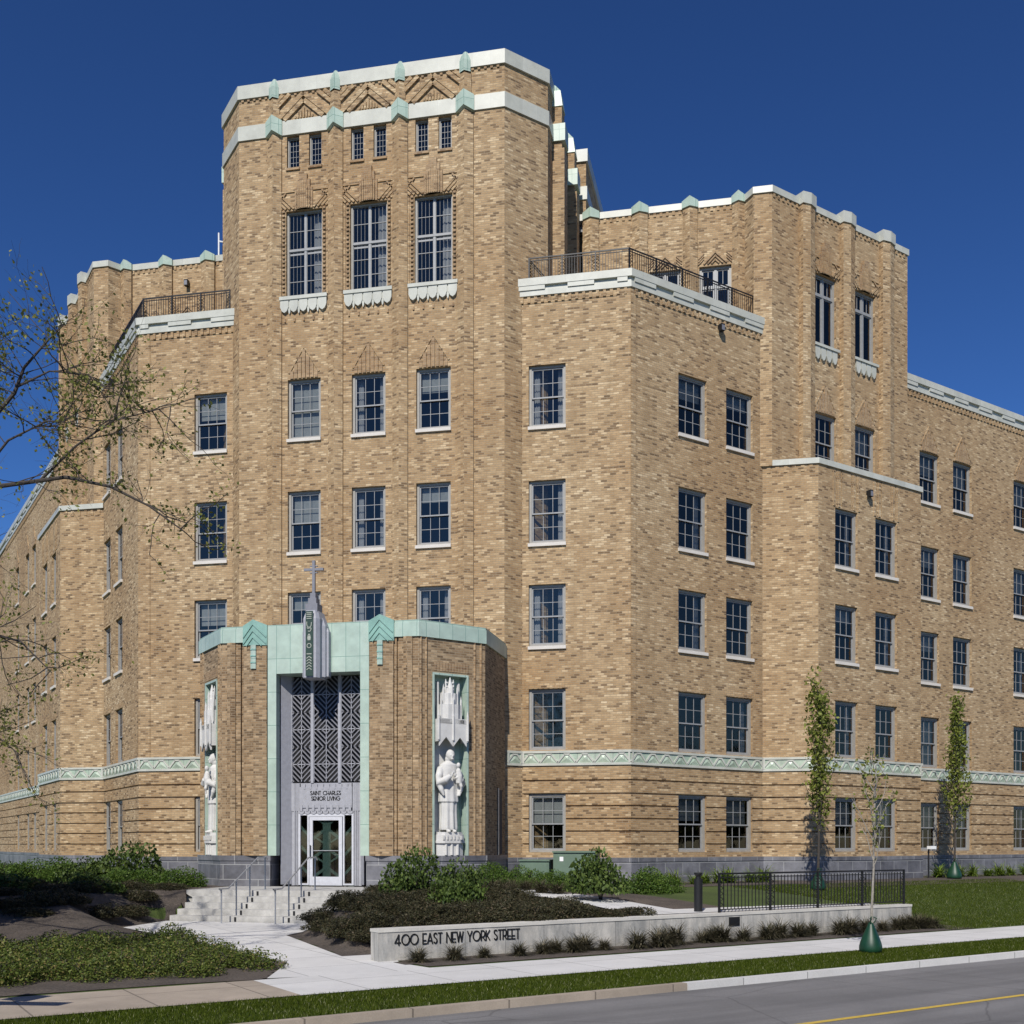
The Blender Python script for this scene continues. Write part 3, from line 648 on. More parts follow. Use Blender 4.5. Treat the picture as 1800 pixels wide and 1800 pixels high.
# ================================================================== CENTRAL TOWER
TZ = 28.65; T = FA(-0.5)
def tower():
    mb = MB(); wm = MB(); gm = MB()
    bays = (-2.36, 0.0, 2.32)
    cuts = []
    for c in bays:
        for i in (2, 3, 4): cuts.append(wcut(c, 1.22, SILLS[i], TOPS[i])); place_window(T, c, SILLS[i], 1.22, TOPS[i] - SILLS[i])
        cuts.append(wcut(c, 1.34, 21.55, 24.55)); place_window(T, c, 21.55, 1.34, 3.0, 'tall', 'tall_window', sill=False)
        for q in (-0.41, 0.41): cuts.append(wcut(c + q, 0.46, 26.05, 27.17)); place_window(T, c + q, 26.05, 0.46, 1.12, 'small', 'attic_window', sill=False); obox(mb, T, c + q - .26, c + q + .26, 0, 0.05, 25.96, 26.045, BRR)
        fan(mb, T, c, TOPS[4], 0); chev_head(mb, T, c, 1.34, 24.55, 0, 0.62)
        # saw-tooth bricks beside the tall windows
        for q in (-1, 1):
            z = 21.6
            while z < 24.5: obox(mb, T, c + q * 0.7, c + q * 0.80, 0, 0.05, z, z + 0.07, BRR); z += 0.145
            obox(mb, T, c + q * 0.84, c + q * 0.9, 0, 0.03, 21.55, 24.55, BR)
        km = MB(); obox(km, T, c - 0.88, c + 0.88, 0, 0.12, 21.42, 21.54, WTC)
        for k in range(5): scallop(km, T, c + (k - 2) * 0.35, 0.155, 0, 0.09, 20.98, 21.43)
        for k in range(4): scallop(km, T, c + (k - 1.5) * 0.35, 0.05, 0, 0.06, 20.93, 21.43)
        km.build('scalloped_sill', BLDG)
        for k in range(5): obox(mb, T, c + (k - 2) * 0.35 - 0.03, c + (k - 2) * 0.35 + 0.03, 0, 0.04, 20.68, 20.8, BRR)
        # big chevrons in the top panel
        for (x_, dd) in ((0.98, 0.085), (0.72, 0.07)):
            for q in (-1, 1): fbar(mb, T, c + q * x_, 27.72, c + q * 0.02, 27.72 + (x_ - .02) * 0.88, 0.155, 0, dd, BR)
        for k in range(3):
            for q in (-1, 1): fbar(mb, T, c + q * (0.52 + 0.24 * k), 28.6, c + q * 1.02, 28.6 - (0.5 - 0.24 * k) * 0.88, 0.13, 0, 0.08, BR)
        for k in range(-3, 4): obox(mb, T, c + k * 0.105 - 0.032, c + k * 0.105 + 0.032, 0, 0.06, 27.74, 28.08 - abs(k) * 0.09, BR)
    panel(mb, T, -4.8, 4.8, BASE, TZ, BR, cuts)
    half = [(4.8, -0.5), (6.04, 0.74), (6.04, 5.2), (6.65, 5.2), (6.65, 13)]
    full = mir(half) + half
    for i in range(len(full) - 1):
        if i == 4: continue
        P0, P1 = full[i], full[i + 1]
        mb.poly([(*P0, BASE), (*P1, BASE), (*P1, TZ), (*P0, TZ)], BR)
    mb.poly([(6.65, 13, BASE), (-6.65, 13, BASE), (-6.65, 13, TZ), (6.65, 13, TZ)], BR)
    # front piers
    for a0, a1 in ((-3.73, -3.18), (-1.46, -0.92), (0.88, 1.42), (3.16, 3.74)):
        fprism(mb, T, prow_pts(a0, a1, 0.06, 0.13), 8, 27.05, BR); fprism(mb, T, prow_pts(a0 + .08, a1 - .08, 0.05, 0.12), 27.05, TZ - .2, BR)
        P = prow_pts(a0 - 0.03, a1 + 0.03, 0.1, 0.17); am = (a0 + a1) / 2
        gm = MB()
        # green band block, dipping at the sides of the ridge
        R0 = [(a0 - .03, .1), (am, .27), (a1 + .03, .1), (a1 + .03, -.02), (a0 - .03, -.02)]
        bot = [T.p(a, d, 27.17 + (0.13 if i == 1 else 0)) for i, (a, d) in enumerate(R0)]; top = [T.p(a, d, 27.70 + (0.13 if i == 1 else 0)) for i, (a, d) in enumerate(R0)]
        for i in range(5): j = (i + 1) % 5; gm.poly([bot[i], bot[j], top[j], top[i]], GTC)
        gm.poly([top[0], top[1], top[2], top[3], top[4]], GTC); gm.poly(bot[::-1], GTC)
        gm.build('band_block', BLDG); gm = MB()
        # bullet cap
        b0, b1 = a0 + .06, a1 - .06
        rings = []
        for z, k in ((TZ - 0.16, 0.85), (TZ + 0.22, 0.85), (TZ + 0.42, 0.6), (TZ + 0.55, 0.28)):
            hw = (b1 - b0) / 2 * k
            rings.append([T.p(am + a * hw, d, z) for a, d in ((-1, 0.10 * k), (0, 0.10 * k + 0.14 * k), (1, 0.10 * k), (1, -0.3), (-1, -0.3))])
        for A_, B_ in zip(rings, rings[1:]):
            for i in range(5): j = (i + 1) % 5; gm.poly([A_[i], A_[j], B_[j], B_[i]], GTC)
        gm.poly(rings[-1], GTC); gm.build('pier_cap', BLDG)
    # side piers facing the camera's side
    for S in (1, -1):
        for y0 in (1.5, 4.1):
            x0, x1 = 6.0, 6.48; y1 = y0 + 0.6
            pr = [(x0, y0), (x1, y0), (x1, y1), (x0, y1)]; pr = pr if S > 0 else mir(pr); mb.prism(pr, 20, 26.9, BR)
            pr = [(x0, y0 + .05), (x1 - .1, y0 + .05), (x1 - .1, y1 - .05), (x0, y1 - .05)]; pr = pr if S > 0 else mir(pr); mb.prism(pr, 26.9, 28.4, BR)
            pr = [(x0, y0 - .03), (x1 + .03, y0 - .03), (x1 + .03, y1 + .03), (x0, y1 + .03)]; pr = pr if S > 0 else mir(pr); gm = MB(); gm.prism(pr, 27.15, 27.75, GTC); gm.build('band_block', BLDG); gm = MB()
            A_ = [(x0, y0 + .02, 28.4), (x1 - .07, y0 + .02, 28.4), (x1 - .07, y1 - .02, 28.4), (x0, y1 - .02, 28.4)]
            B_ = [(x0, y0 + .02, 28.95), (x1 - .15, y0 + .05, 28.95), (x1 - .15, y1 - .05, 28.95), (x0, y1 - .02, 28.95)]
            C_ = [(x0, y0 + .1, 29.25), (x0 + .12, y0 + .2, 29.25), (x0 + .12, y1 - .2, 29.25), (x0, y1 - .1, 29.25)]
            if S < 0: A_, B_, C_ = [[(-x, y, z) for x, y, z in reversed(r)] for r in (A_, B_, C_)]
            gm.loft(A_, B_, GTC); gm.loft(B_, C_, GTC); gm.build('pier_cap', BLDG)
    strip(wm, full, -0.3, 0.05, 27.2, 27.7, WTC); wm.build('terracotta_band', BLDG); wm = MB(); strip(wm, full, -0.4, 0.07, TZ, 29.12, WTC)
    for fr, a0, a1 in ((T, -4.7, 4.7),):
        a = a0
        while a < a1: obox(mb, fr, a, a + 0.09, 0, 0.04, TZ - 0.09, TZ - 0.003, BRR); a += 0.22
    mb.build('tower_wall', BLDG); wm.build('tower_coping', BLDG)
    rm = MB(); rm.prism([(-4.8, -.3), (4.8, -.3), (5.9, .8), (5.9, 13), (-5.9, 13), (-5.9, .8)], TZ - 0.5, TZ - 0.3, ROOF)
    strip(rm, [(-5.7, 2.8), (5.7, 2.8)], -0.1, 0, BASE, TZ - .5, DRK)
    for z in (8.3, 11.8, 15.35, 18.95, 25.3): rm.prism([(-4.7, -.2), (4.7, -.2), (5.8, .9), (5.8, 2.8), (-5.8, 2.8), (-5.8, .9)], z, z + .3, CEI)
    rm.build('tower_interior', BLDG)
tower()

# ================================================================== PORTICO
PF = -4.79; PT0, PT1 = 8.7, 9.2; PG = 2.12
def portico():
    F = FA(PF); mb = MB(); gm = MB()
    for S in (1, -1):
        P_ = FP(S)
        # sides (facing left / right)
        q = [(4.82, -3.16, BASE), (4.82, 0.3, BASE), (4.82, 0.3, PT0), (4.82, -3.16, PT0)]
        mb.poly(q if S > 0 else [(-x, y, z) for x, y, z in q[::-1]], BRP)
        # angled face with niche, local coordinate 0 at outer corner going inwards is negative
        panel(mb, P_, -2.305, 0.0, BASE, PT0, BRP, [(-1.85, -0.61, PG, 7.66, 0.36, True)], 0, S)
        # vertical reeds
        for a in (-2.28, -2.1, -0.42, -0.2):
            fprism(mb, P_, [(a, 0), (a + 0.09, 0), (a + 0.045, 0.05)], PG, PT0, BRP, S)
        # front wall pieces
        panel(mb, F, 1.64, 3.19, BASE, PT0, BRP, [(2.5, 2.56, PG, PT0, 0.08, False)], 0, S)
        fprism(mb, F, [(1.66, 0), (2.42, 0), (2.42, 0.08), (2.04, 0.2), (1.66, 0.08)], PG, PT0, BRP, S)
        fprism(mb, F, [(2.72, 0), (3.0, 0), (3.0, 0.04), (2.86, 0.1), (2.72, 0.04)], PG, PT0, BRP, S)
        # niche lining
        a0, a1, z0, z1 = -1.85, -0.61, PG, 7.66
        obox(gm, P_, a0 * S, (a0 + .06) * S, -0.36, 0.03, z0, z1, GTC); obox(gm, P_, (a1 - .06) * S, a1 * S, -0.36, 0.03, z0, z1, GTC)
        obox(gm, P_, a0 * S, a1 * S, -0.36, 0.028, z1 - .06, z1 + .003, GTC); obox(gm, P_, (a0 + .06) * S, (a1 - .06) * S, -0.37, -0.34, z0, z1 - .06, GTC)
        # soldier course above the niche
        for k in range(12): obox(mb, P_, (a0 + 0.06 + k * 0.1) * S, (a0 + 0.14 + k * 0.1) * S, 0, 0.015, 7.72, 8.0, BRR)
        # chevron blocks
        c = 2.04
        R0 = [(1.64, .1), (c, .24), (2.44, .1), (2.44, -.3), (1.64, -.3)]
        zt = (9.2, 9.36, 9.2, 9.2, 9.2)
        bot = [F.p(a * S, d, 8.58) for a, d in R0]; top = [F.p(a * S, d, z) for (a, d), z in zip(R0, zt)]
        rg = range(5)
        for i in rg:
            j = (i + 1) % 5; q = [bot[i], bot[j], top[j], top[i]]; gm.poly(q if S > 0 else q[::-1], GTD)
        q = [top[0], top[1], top[2]]; gm.poly(q if S > 0 else q[::-1], GTD)
        q = [top[0], top[2], top[3], top[4]]; gm.poly(q if S > 0 else q[::-1], GTD)
        q = bot[::-1]; gm.poly(q if S > 0 else q[::-1], GTD)
        def onprow(a): return 0.24 - 0.14 * abs(a - c) / 0.4
        for zz in (9.13, 8.93, 8.73):          # raised chevron ribs
            for q_ in (-1, 1):
                a1_ = c + q_ * 0.38; za, zb = zz + 0.12, zz - 0.26
                if zb < 8.6: a1_ = c + q_ * 0.38 * (za - 8.6) / (za - zb); zb = 8.6
                P = []
                for o in (0.0, 0.028):
                    P += [F.p(c * S, onprow(c) + o, za - .06), F.p(a1_ * S, onprow(a1_) + o, zb - .06), F.p(a1_ * S, onprow(a1_) + o, zb), F.p(c * S, onprow(c) + o, za)]
                gm.hexa(P, GTD)
        fprism(gm, F, [(c - .085, 0.1), (c + .085, 0.1), (c + .085, 0.22), (c, 0.26), (c - .085, 0.22)], 7.85, 8.58, GTC, S)
        for k in range(3): fprism(gm, F, [(c - .09, 0.1), (c + .09, 0.1), (c + .09, 0.235), (c, 0.275), (c - .09, 0.235)], 8.02 + .2 * k, 8.06 + .2 * k, GTD, S)
        # opening jamb
        obox(gm, F, 1.36 * S, 1.64 * S, -0.2, 0.05, PG, 7.7, GTC)
    obox(gm, F, -1.64, 1.64, -0.7, 0.05, 7.7, 9.2, GTC)
    # green parapet with softly stepped top
    path = [(-4.82, 0.2), (-4.82, -3.16), (-3.19, PF), (-1.66, PF)]
    for p in (path, mir(path)): strip(gm, p, -0.3, 0.05, PT0, PT1 - .08, GTC); strip(gm, p, -0.28, 0.02, PT1 - .08, PT1, GTC)
    mb.build('entrance_porch_wall', BLDG); gm.build('green_terracotta_trim', BLDG)
    g = MB(); p = [(-4.82, 0.2), (-4.82, -3.16), (-3.19, PF), (-1.62, PF)]
    for q in (p, mir(p)):
        q2 = q + [(-1.62, PF + .6)] if q[0][0] < 0 else [(1.62, PF + .6)] + q
        g = MB(); strip(g, q2, -0.2, 0.06, 0.9, PG - .16, GRA); strip(g, q2, -0.2, 0.085, PG - .16, PG, GRA); g.build('porch_granite_base', BLDG)
    r = MB(); r.prism([(-4.7, 0), (-4.7, -3.1), (-3.15, PF + .1), (3.15, PF + .1), (4.7, -3.1), (4.7, 0)], 8.75, 8.85, ROOF)
    r.build('porch_roof', BLDG)
    sw = MB(); sw.box((4.83, -1.3, 3.2), (0.06, 0.42, 2.1), DRK); sw.box((4.85, -1.54, 3.2), (0.04, 0.05, 2.2), FRM); sw.build('slit_window', BLDG)
    # silver doorway set back in the opening
    D = FA(PF + 0.6); s = MB()
    for S in (1, -1):
        P = [F.p(a * S, d, z) for z in (PG - .9, 7.7) for a, d in ((1.12, -0.62), (1.36, -0.26), (1.36, -0.75), (1.12, -0.75))]
        if S > 0: P = [P[i] for i in (0, 3, 2, 1, 4, 7, 6, 5)]
        s.hexa(P[::1] if S > 0 else P, SLV)
        for k in range(4): obox(s, D, (1.02 - .06 * k) * S, (1.05 - .06 * k) * S, -0.02, 0.05 - .01 * k, 1.2, 4.36, SLV)
        obox(s, D, 0.9 * S, 1.17 * S, -0.1, 0.0, 1.18, 4.36, SLV)
    obox(s, D, -1.17, 1.17, -0.1, 0.02, 3.5, 4.37, SLV)
    obox(s, D, -0.86, 0.86, 0.02, 0.05, 3.6, 4.25, SLV)
    for k in range(9): obox(s, D, -0.8 + k * .2 - .04, -0.8 + k * .2 + .04, 0.04, 0.075, 3.5, 3.68, SLV); scallop(s, D, -0.8 + k * .2, 0.09, 0.02, 0.06, 3.4, 3.5, SLV)
    for k in range(8): obox(s, D, -0.7 + k * .2 - .03, -0.7 + k * .2 + .03, 0.04, 0.06, 4.18, 4.34, SLV)
    s.build('metal_door_surround', BLDG)
    g = MB()    # grille
    for a0, a1 in ((-1.15, -0.49), (-0.41, 0.41), (0.49, 1.15)):
        z0, z1 = 4.42, 7.66; c = (a0 + a1) / 2; hw = (a1 - a0) / 2
        for q in (a0, a1): obox(g, D, q - .02, q + .02, -0.03, 0.02, z0, z1, SLV)
        per = 0.82 * 1.0
        # nested diamonds built of diagonal bars
        n = 3; H = (z1 - z0) / n
        for k in range(n):
            zc = z0 + (k + 0.5) * H
            for r_ in (0.15, 0.31, 0.47, 0.63, 0.79):
                for sx in (-1, 1):
                    for sz in (-1, 1):
                        # segment |x|+|z|=r clipped to the cell
                        xa, za = 0.0, r_
                        xb, zb = r_, 0.0
                        if za > H / 2: xa, za = r_ - H / 2, H / 2
                        if xb > hw: xb, zb = hw, r_ - hw
                        if xa >= xb: continue
                        fbar(g, D, c + sx * xa, zc + sz * za, c + sx * xb, zc + sz * zb, 0.036, -0.02, 0.012, SLD)
            obox(g, D, a0, a1, -0.02, 0.005, zc - .012, zc + .012, SLV)
        obox(g, D, c - .012, c + .012, -0.02, 0.004, z0, z1, SLV)
    for q in (-0.45, 0.45): obox(g, D, q - .045, q + .045, -0.05, 0.05, 4.37, 7.7, SLV)
    g.build('entrance_grille', BLDG)
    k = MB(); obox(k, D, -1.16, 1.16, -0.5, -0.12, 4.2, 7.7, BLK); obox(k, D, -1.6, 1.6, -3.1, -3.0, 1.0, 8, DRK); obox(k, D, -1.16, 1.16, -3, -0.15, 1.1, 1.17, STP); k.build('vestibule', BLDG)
    # door leaf with sidelights
    d = MB()
    def rect(mb_, a0, a1, z0, z1, fw, y0, y1, mat):
        obox(mb_, D, a0, a0 + fw, y0, y1, z0, z1, mat); obox(mb_, D, a1 - fw, a1, y0, y1, z0, z1, mat)
        obox(mb_, D, a0 + fw, a1 - fw, y0, y1, z0, z0 + fw, mat); obox(mb_, D, a0 + fw, a1 - fw, y0, y1, z1 - fw, z1, mat)
    rect(d, -0.9, -0.56, 1.2, 3.42, 0.05, -0.03, 0.04, WPT); rect(d, 0.56, 0.9, 1.2, 3.42, 0.05, -0.03, 0.04, WPT)
    obox(d, D, -0.56, 0.56, -0.03, 0.04, 3.33, 3.42, WPT)
    fr_ = d.build('door_frame', BLDG)
    l = MB(); rect(l, -0.54, 0.54, 1.19, 3.32, 0.11, -0.02, 0.05, WPT); obox(l, D, -0.43, 0.43, -0.02, 0.05, 1.30, 1.46, WPT)
    door = l.build('door', BLDG)
    p_ = MB()
    for a0, a1 in ((-0.86, -0.6), (0.6, 0.86)):
        p_ = MB(); obox(p_, D, a0, a1, -0.01, -0.005, 1.25, 3.37, GLD); p_.build('sidelight_pane', fr_)
    p_ = MB(); obox(p_, D, -0.43, 0.43, 0.0, 0.005, 1.46, 3.21, GLD); p_.build('door_pane', door)
    # green geometric screen behind the glass
    p_ = MB()
    for a in (-0.13, -0.05, 0.03): obox(p_, D, a, a + 0.10, -0.05, -0.03 + a * .02, 1.46, 3.21, DGR)
    for z in (1.62, 2.22, 2.82):
        for q in (-1, 1):
            fbar(p_, D, q * 0.05, z + 0.1, q * 0.45, z - 0.18, 0.09, -0.05, -0.02, DGR); fbar(p_, D, q * 0.05, z + 0.26, q * 0.45, z + 0.5, 0.05, -0.05, -0.025, DGR)
            fbar(p_, D, q * 0.58, z - 0.1, q * 0.88, z + 0.22, 0.08, -0.05, -0.02, DGR)
            obox(p_, D, q * 0.58, q * 0.66, -0.05, -0.03, 1.25, 3.37, DGR)
    obox(p_, D, -0.43, 0.43, 0.006, 0.02, 2.26, 2.28, SLV)
    p_.build('door_screen', door)
    h = MB(); h.tube([D.p(-0.49, 0.1, 2.05), D.p(-0.49, 0.1, 2.45)], 0.015, BLK); obox(h, D, -0.5, -0.48, 0.05, 0.1, 2.08, 2.11, BLK); obox(h, D, -0.5, -0.48, 0.05, 0.1, 2.39, 2.42, BLK); h.build('door_handle', door)
    return D
DOORF = portico()

# ------------------------------------------------------------------ stroke lettering
def arc(cx_, cy_, rx, ry, a0, a1, n=14): return [(cx_ + rx * math.cos(math.radians(a0 + (a1 - a0) * k / n)), cy_ + ry * math.sin(math.radians(a0 + (a1 - a0) * k / n))) for k in range(n + 1)]
GL = {
 '4': (0.72, [[(0.5, 0), (0.5, 1), (0.0, 0.22), (0.72, 0.22)]]), '0': (0.98, [arc(0.49, 0.5, 0.49, 0.5, 0, 360, 24)]),
 'O': (0.98, [arc(0.49, 0.5, 0.49, 0.5, 0, 360, 24)]), 'C': (0.85, [arc(0.5, 0.5, 0.49, 0.5, 48, 312, 20)]),
 'G': (0.9, [arc(0.5, 0.5, 0.49, 0.5, 48, 360, 20) + [(0.6, 0.5)]]),
 'E': (0.45, [[(0.45, 1), (0, 1), (0, 0), (0.45, 0)], [(0, 0.32), (0.4, 0.32)]]), 'A': (0.66, [[(0, 0), (0.33, 1), (0.66, 0)], [(0.1, 0.28), (0.56, 0.28)]]),
 'S': (0.45, [arc(0.22, 0.78, 0.2, 0.22, 30, 180, 8) + [(0.06, 0.66), (0.38, 0.38)] + arc(0.22, 0.24, 0.21, 0.24, 20, -150, 9)]),
 'T': (0.5, [[(0, 1), (0.5, 1)], [(0.25, 1), (0.25, 0)]]), 'N': (0.62, [[(0, 0), (0, 1), (0.62, 0), (0.62, 1)]]),
 'W': (0.85, [[(0, 1), (0.2, 0), (0.425, 1), (0.65, 0), (0.85, 1)]]), 'Y': (0.6, [[(0, 1), (0.3, 0.42), (0.6, 1)], [(0.3, 0.42), (0.3, 0)]]),
 'R': (0.52, [[(0, 0), (0, 1), (0.22, 1)] + arc(0.24, 0.68, 0.26, 0.32, 90, -90, 10) + [(0, 0.36)], [(0.2, 0.36), (0.52, 0)]]),
 'K': (0.52, [[(0, 0), (0, 1)], [(0.5, 1), (0.0, 0.36)], [(0.14, 0.5), (0.52, 0)]]), 'H': (0.6, [[(0, 0), (0, 1)], [(0.6, 0), (0.6, 1)], [(0, 0.32), (0.6, 0.32)]]),
 'I': (0.02, [[(0, 0), (0, 1)]]), 'L': (0.42, [[(0, 1), (0, 0), (0.42, 0)]]), 'V': (0.62, [[(0, 1), (0.31, 0), (0.62, 1)]]), 'U': (0.6, [[(0, 1), (0, 0.3)] + arc(0.3, 0.3, 0.3, 0.3, 180, 360, 10) + [(0.6, 1)]]),
 ' ': (0.3, [])}
def text(mb, fr, s_, a, z, h, d0, d1, mat, sw=0.11, gap=0.16, sx=1.0):
    for ch in s_:
        wd, st = GL[ch]
        for pl in st:
            for (x0, z0), (x1, z1) in zip(pl, pl[1:]):
                L = math.hypot(x1 - x0, z1 - z0) or 1; ex, ez = (x1 - x0) / L * sw * .35, (z1 - z0) / L * sw * .35
                fbar(mb, fr, a + (x0 - ex) * h * sx, z + (z0 - ez) * h, a + (x1 + ex) * h * sx, z + (z1 + ez) * h, sw * h, d0, d1, mat)
        a += (wd + gap) * h * sx
    return a
def tw(s_, h, gap=0.16, sx=1.0): return sum(GL[c][0] + gap for c in s_) * h * sx - gap * h * sx
lt = MB()
for s_, z in (('SAINT CHARLES', 4.0), ('SENIOR LIVING', 3.83)): text(lt, DOORF, s_, -tw(s_, 0.115, .18) / 2, z, 0.115, 0.05, 0.062, BLK, 0.15, 0.18)
lt.build('door_lettering', BLDG)

# ================================================================== HANGING SIGN WITH CROSS
sg = thing('entrance_sign', 'grey metal pylon sign with a cross on top, mounted above the front door', 'sign', (0, PF - 0.05, 7.6))
def sign():
    loc = (0, PF - 0.05, 7.6); F = Fr((0, 0), (1, 0), (0, -1))
    m = MB()
    for hw, d, z0, z1 in ((0.42, 0.22, -0.06, 1.55), (0.36, 0.34, -0.09, 1.7), (0.27, 0.6, -0.14, 1.88)):
        P = [(-hw, -0.02), (hw, -0.02), (hw, d * 0.8), (hw * 0.72, d), (-hw * 0.72, d), (-hw, d * 0.8)]
        A_ = [F.p(a, d_, z0) for a, d_ in P][::-1]; B_ = [F.p(a, d_, z1 - .25) for a, d_ in P][::-1]; C_ = [F.p(a * 0.72, d_ * 0.9, z1) for a, d_ in P][::-1]
        A_, B_, C_ = A_[::-1], B_[::-1], C_[::-1]
        m.loft(B_, C_, SLV); m.loft(A_, B_, SLV)
    m.build('sign_body', sg)
    t = MB()
    for hw, z0, z1 in ((0.19, 1.86, 2.1), (0.13, 2.1, 2.28), (0.085, 2.28, 2.44)): t.box((0, -0.3, (z0 + z1) / 2), (2 * hw, 2 * hw, z1 - z0), SLD)
    t.build('pedestal', sg)
    c = MB(); c.box((0, -0.3, 2.93), (0.085, 0.075, 1.0), SLD); c.box((0, -0.3, 3.16), (0.62, 0.07, 0.075), SLD)
    for q in (-1, 1): c.box((0, -0.3, 3.16 + q * 0.1), (0.24, 0.06, 0.03), SLD)
    c.build('cross', sg)
    G_ = Fr((0, -0.625), (1, 0), (0, -1))
    p = MB(); obox(p, G_, -0.115, 0.115, 0, 0.02, -0.1, 1.84, GSIGN); p.build('green_panel', sg)
    l = MB()
    for z in (1.77, 1.72, 1.66, 1.60): obox(l, G_, -0.08, 0.08, 0.02, 0.035, z, z + 0.025, PALE)
    def scroll(pts, w_=.024):
        for (x0, z0), (x1, z1) in zip(pts, pts[1:]): fbar(l, G_, x0, z0, x1, z1, w_, 0.02, 0.035, PALE)
    scroll([(-.07, 1.52), (-.075, 1.44)] + [(x_, z_) for x_, z_ in arc(0, 1.43, .07, .08, 180, 360, 8)] + [(.075, 1.5)])
    scroll([(-.07, 1.34), (-.02, 1.31), (.04, 1.35), (.07, 1.29), (.02, 1.22), (-.03, 1.24)])
    for z_, r_ in ((1.13, .03), (1.09, .045), (1.04, .055), (.99, .045)): obox(l, G_, -r_, r_, 0.02, 0.035, z_ - .03, z_ + .02, PALE)
    scroll(arc(0, .80, .065, .065, 0, 360, 14))
    for k in range(5):
        z = 0.08 + k * 0.085
        for q in (-1, 1): fbar(l, G_, 0, z + 0.06, q * 0.08, z, 0.025, 0.02, 0.035, PALE)
    obox(l, G_, -0.08, 0.08, 0.02, 0.035, 0.54, 0.57, PALE); l.build('raised_letters', sg)
    b = MB()
    for q in (-0.055, 0.055): b.ball((q, -0.5, -0.04), (0.045, 0.045, 0.05), WHT)
    b.build('downlight', sg)
sign()

# ================================================================== STATUES IN THE NICHES
def statue(S, label):
    P_ = FP(S); x, y, _ = P_.p(-1.23 * S, -0.12, 0)
    root = thing('niche_statue', label, 'statue', (x, y, PG), P_.rz(), 'white stone figures in the porch niches')
    F = Fr((0, 0), (1, 0), (0, -1)); m = MB()
    N = 40
    def ring(z, rx, ry, cx_=0, cy_=0, fold=0.0, ph=0):
        return [(cx_ + (rx + fold * math.cos(9 * t + ph)) * math.cos(t), cy_ + (ry + fold * math.cos(9 * t + ph)) * math.sin(t), z) for t in [2 * math.pi * k / N for k in range(N)]]
    R = [ring(0.78, .28, .2, fold=.02), ring(0.85, .29, .21, fold=.022), ring(1.3, .27, .19, fold=.02), ring(1.62, .28, .19, fold=.014), ring(1.64, .33, .22, fold=.012), ring(1.95, .31, .2, fold=.01),
         ring(2.35, .30, .19, fold=.006), ring(2.62, .32, .19), ring(2.78, .29, .17), ring(2.86, .16, .12), ring(2.9, .08, .08), ring(2.97, .075, .08, cy_=-.02)]
    for A_, B_ in zip(R, R[1:]):
        for k in range(N): j = (k + 1) % N; m.poly([A_[k], A_[j], B_[j], B_[k]], STA)
    m.poly(R[0][::-1], STA); m.poly(R[-1], STA)
    hd = (0.03, -0.08, 3.05)
    m.ball(hd, (0.115, 0.135, 0.165), STA, 20, 14)                                   # head
    m.ball((hd[0], hd[1] + .03, hd[2] + .03), (0.145, 0.15, 0.165), STA, 20, 14)
    m.ball((hd[0], hd[1] + .07, hd[2] - .09), (0.15, 0.12, 0.13), STA, 16, 10)     # hair falling to the neck
    m.ball((hd[0], hd[1] - .135, hd[2] - .02), (0.02, 0.03, 0.035), STA, 8, 6)       # nose
    m.ball((hd[0], hd[1] - .11, hd[2] - .1), (0.05, 0.035, 0.035), STA, 8, 6)        # chin
    for q in (-1, 1):
        m.ball((hd[0] + q * .045, hd[1] - .118, hd[2] + .012), (0.03, 0.02, 0.012), STA, 8, 6)
        m.ball((hd[0] + q * .118, hd[1], hd[2] - .01), (0.02, 0.03, 0.04), STA, 8, 6)
        # arms with wide sleeves, hands brought together at the chest
        m.tube([(q * .27, 0, 2.68), (q * .37, -.06, 2.42), (q * .38, -.12, 2.2), (q * .25, -.27, 2.3), (q * .1, -.31, 2.42)], [.1, .12, .14, .12, .075], STA, 12)
        m.tube([(q * .38, -.1, 2.2), (q * .33, -.16, 2.0), (q * .26, -.2, 1.82)], [.1, .08, .03], STA, 10)
        m.ball((q * .05, -.33, 2.46), (0.035, 0.03, 0.06), STA, 10, 8)
        for k in range(4): m.tube([(q * .03 + (k - 1.5) * .014, -.34, 2.5), (q * .02 + (k - 1.5) * .012, -.345, 2.56), (q * .01 + (k - 1.5) * .01, -.34, 2.6 - abs(k - 1.4) * .01)], [.011, .010, .008], STA, 6)
        m.tube([(q * .06, -.34, 2.44), (q * .055, -.36, 2.5)], [.012, .01], STA, 6)
        m.ball((q * .1, -.2, 0.74), (0.06, 0.11, 0.05), STA, 10, 8)
    # child carried on the arm
    m.tube([(.2, -.3, 2.2), (.2, -.32, 2.42), (.17, -.31, 2.6), (.17, -.31, 2.66)], [.1, .1, .08, .035], STA, 10); m.ball((.17, -.32, 2.75), (.065, .07, .085), STA, 12, 8)
    m.tube([(.2, -.32, 2.28), (.24, -.38, 2.1), (.22, -.36, 1.95)], [.06, .05, .04], STA, 8)
    o = m.build('figure', root)
    md = o.modifiers.new('r', 'REMESH'); md.mode = 'VOXEL'; md.voxel_size = 0.016; md.use_smooth_shade = True
    dg = bpy.context.evaluated_depsgraph_get(); me = bpy.data.meshes.new_from_object(o.evaluated_get(dg)); o.modifiers.clear(); o.data = me
    if not me.materials: me.materials.append(STA)
    bk = MB(); bk.box((-.1, 0.19, 2.55), (0.8, 0.06, 4.9), STA); bk.build('back_slab', root)
    # pedestal
    p = MB()
    def oct_(hw, d, z0, z1): p.prism([(-hw, .2), (-hw, -d * .5), (-hw * .55, -d), (hw * .55, -d), (hw, -d * .5), (hw, .2)], z0, z1, STA)
    oct_(.45, .2, 0.0, .38); oct_(.49, .27, .38, .46); oct_(.47, .25, .46, .64); oct_(.43, .22, .64, .72)
    for k in range(6): p.box((-.3 + k * .12, -.26, .55), (.05, .05, .13), STA)
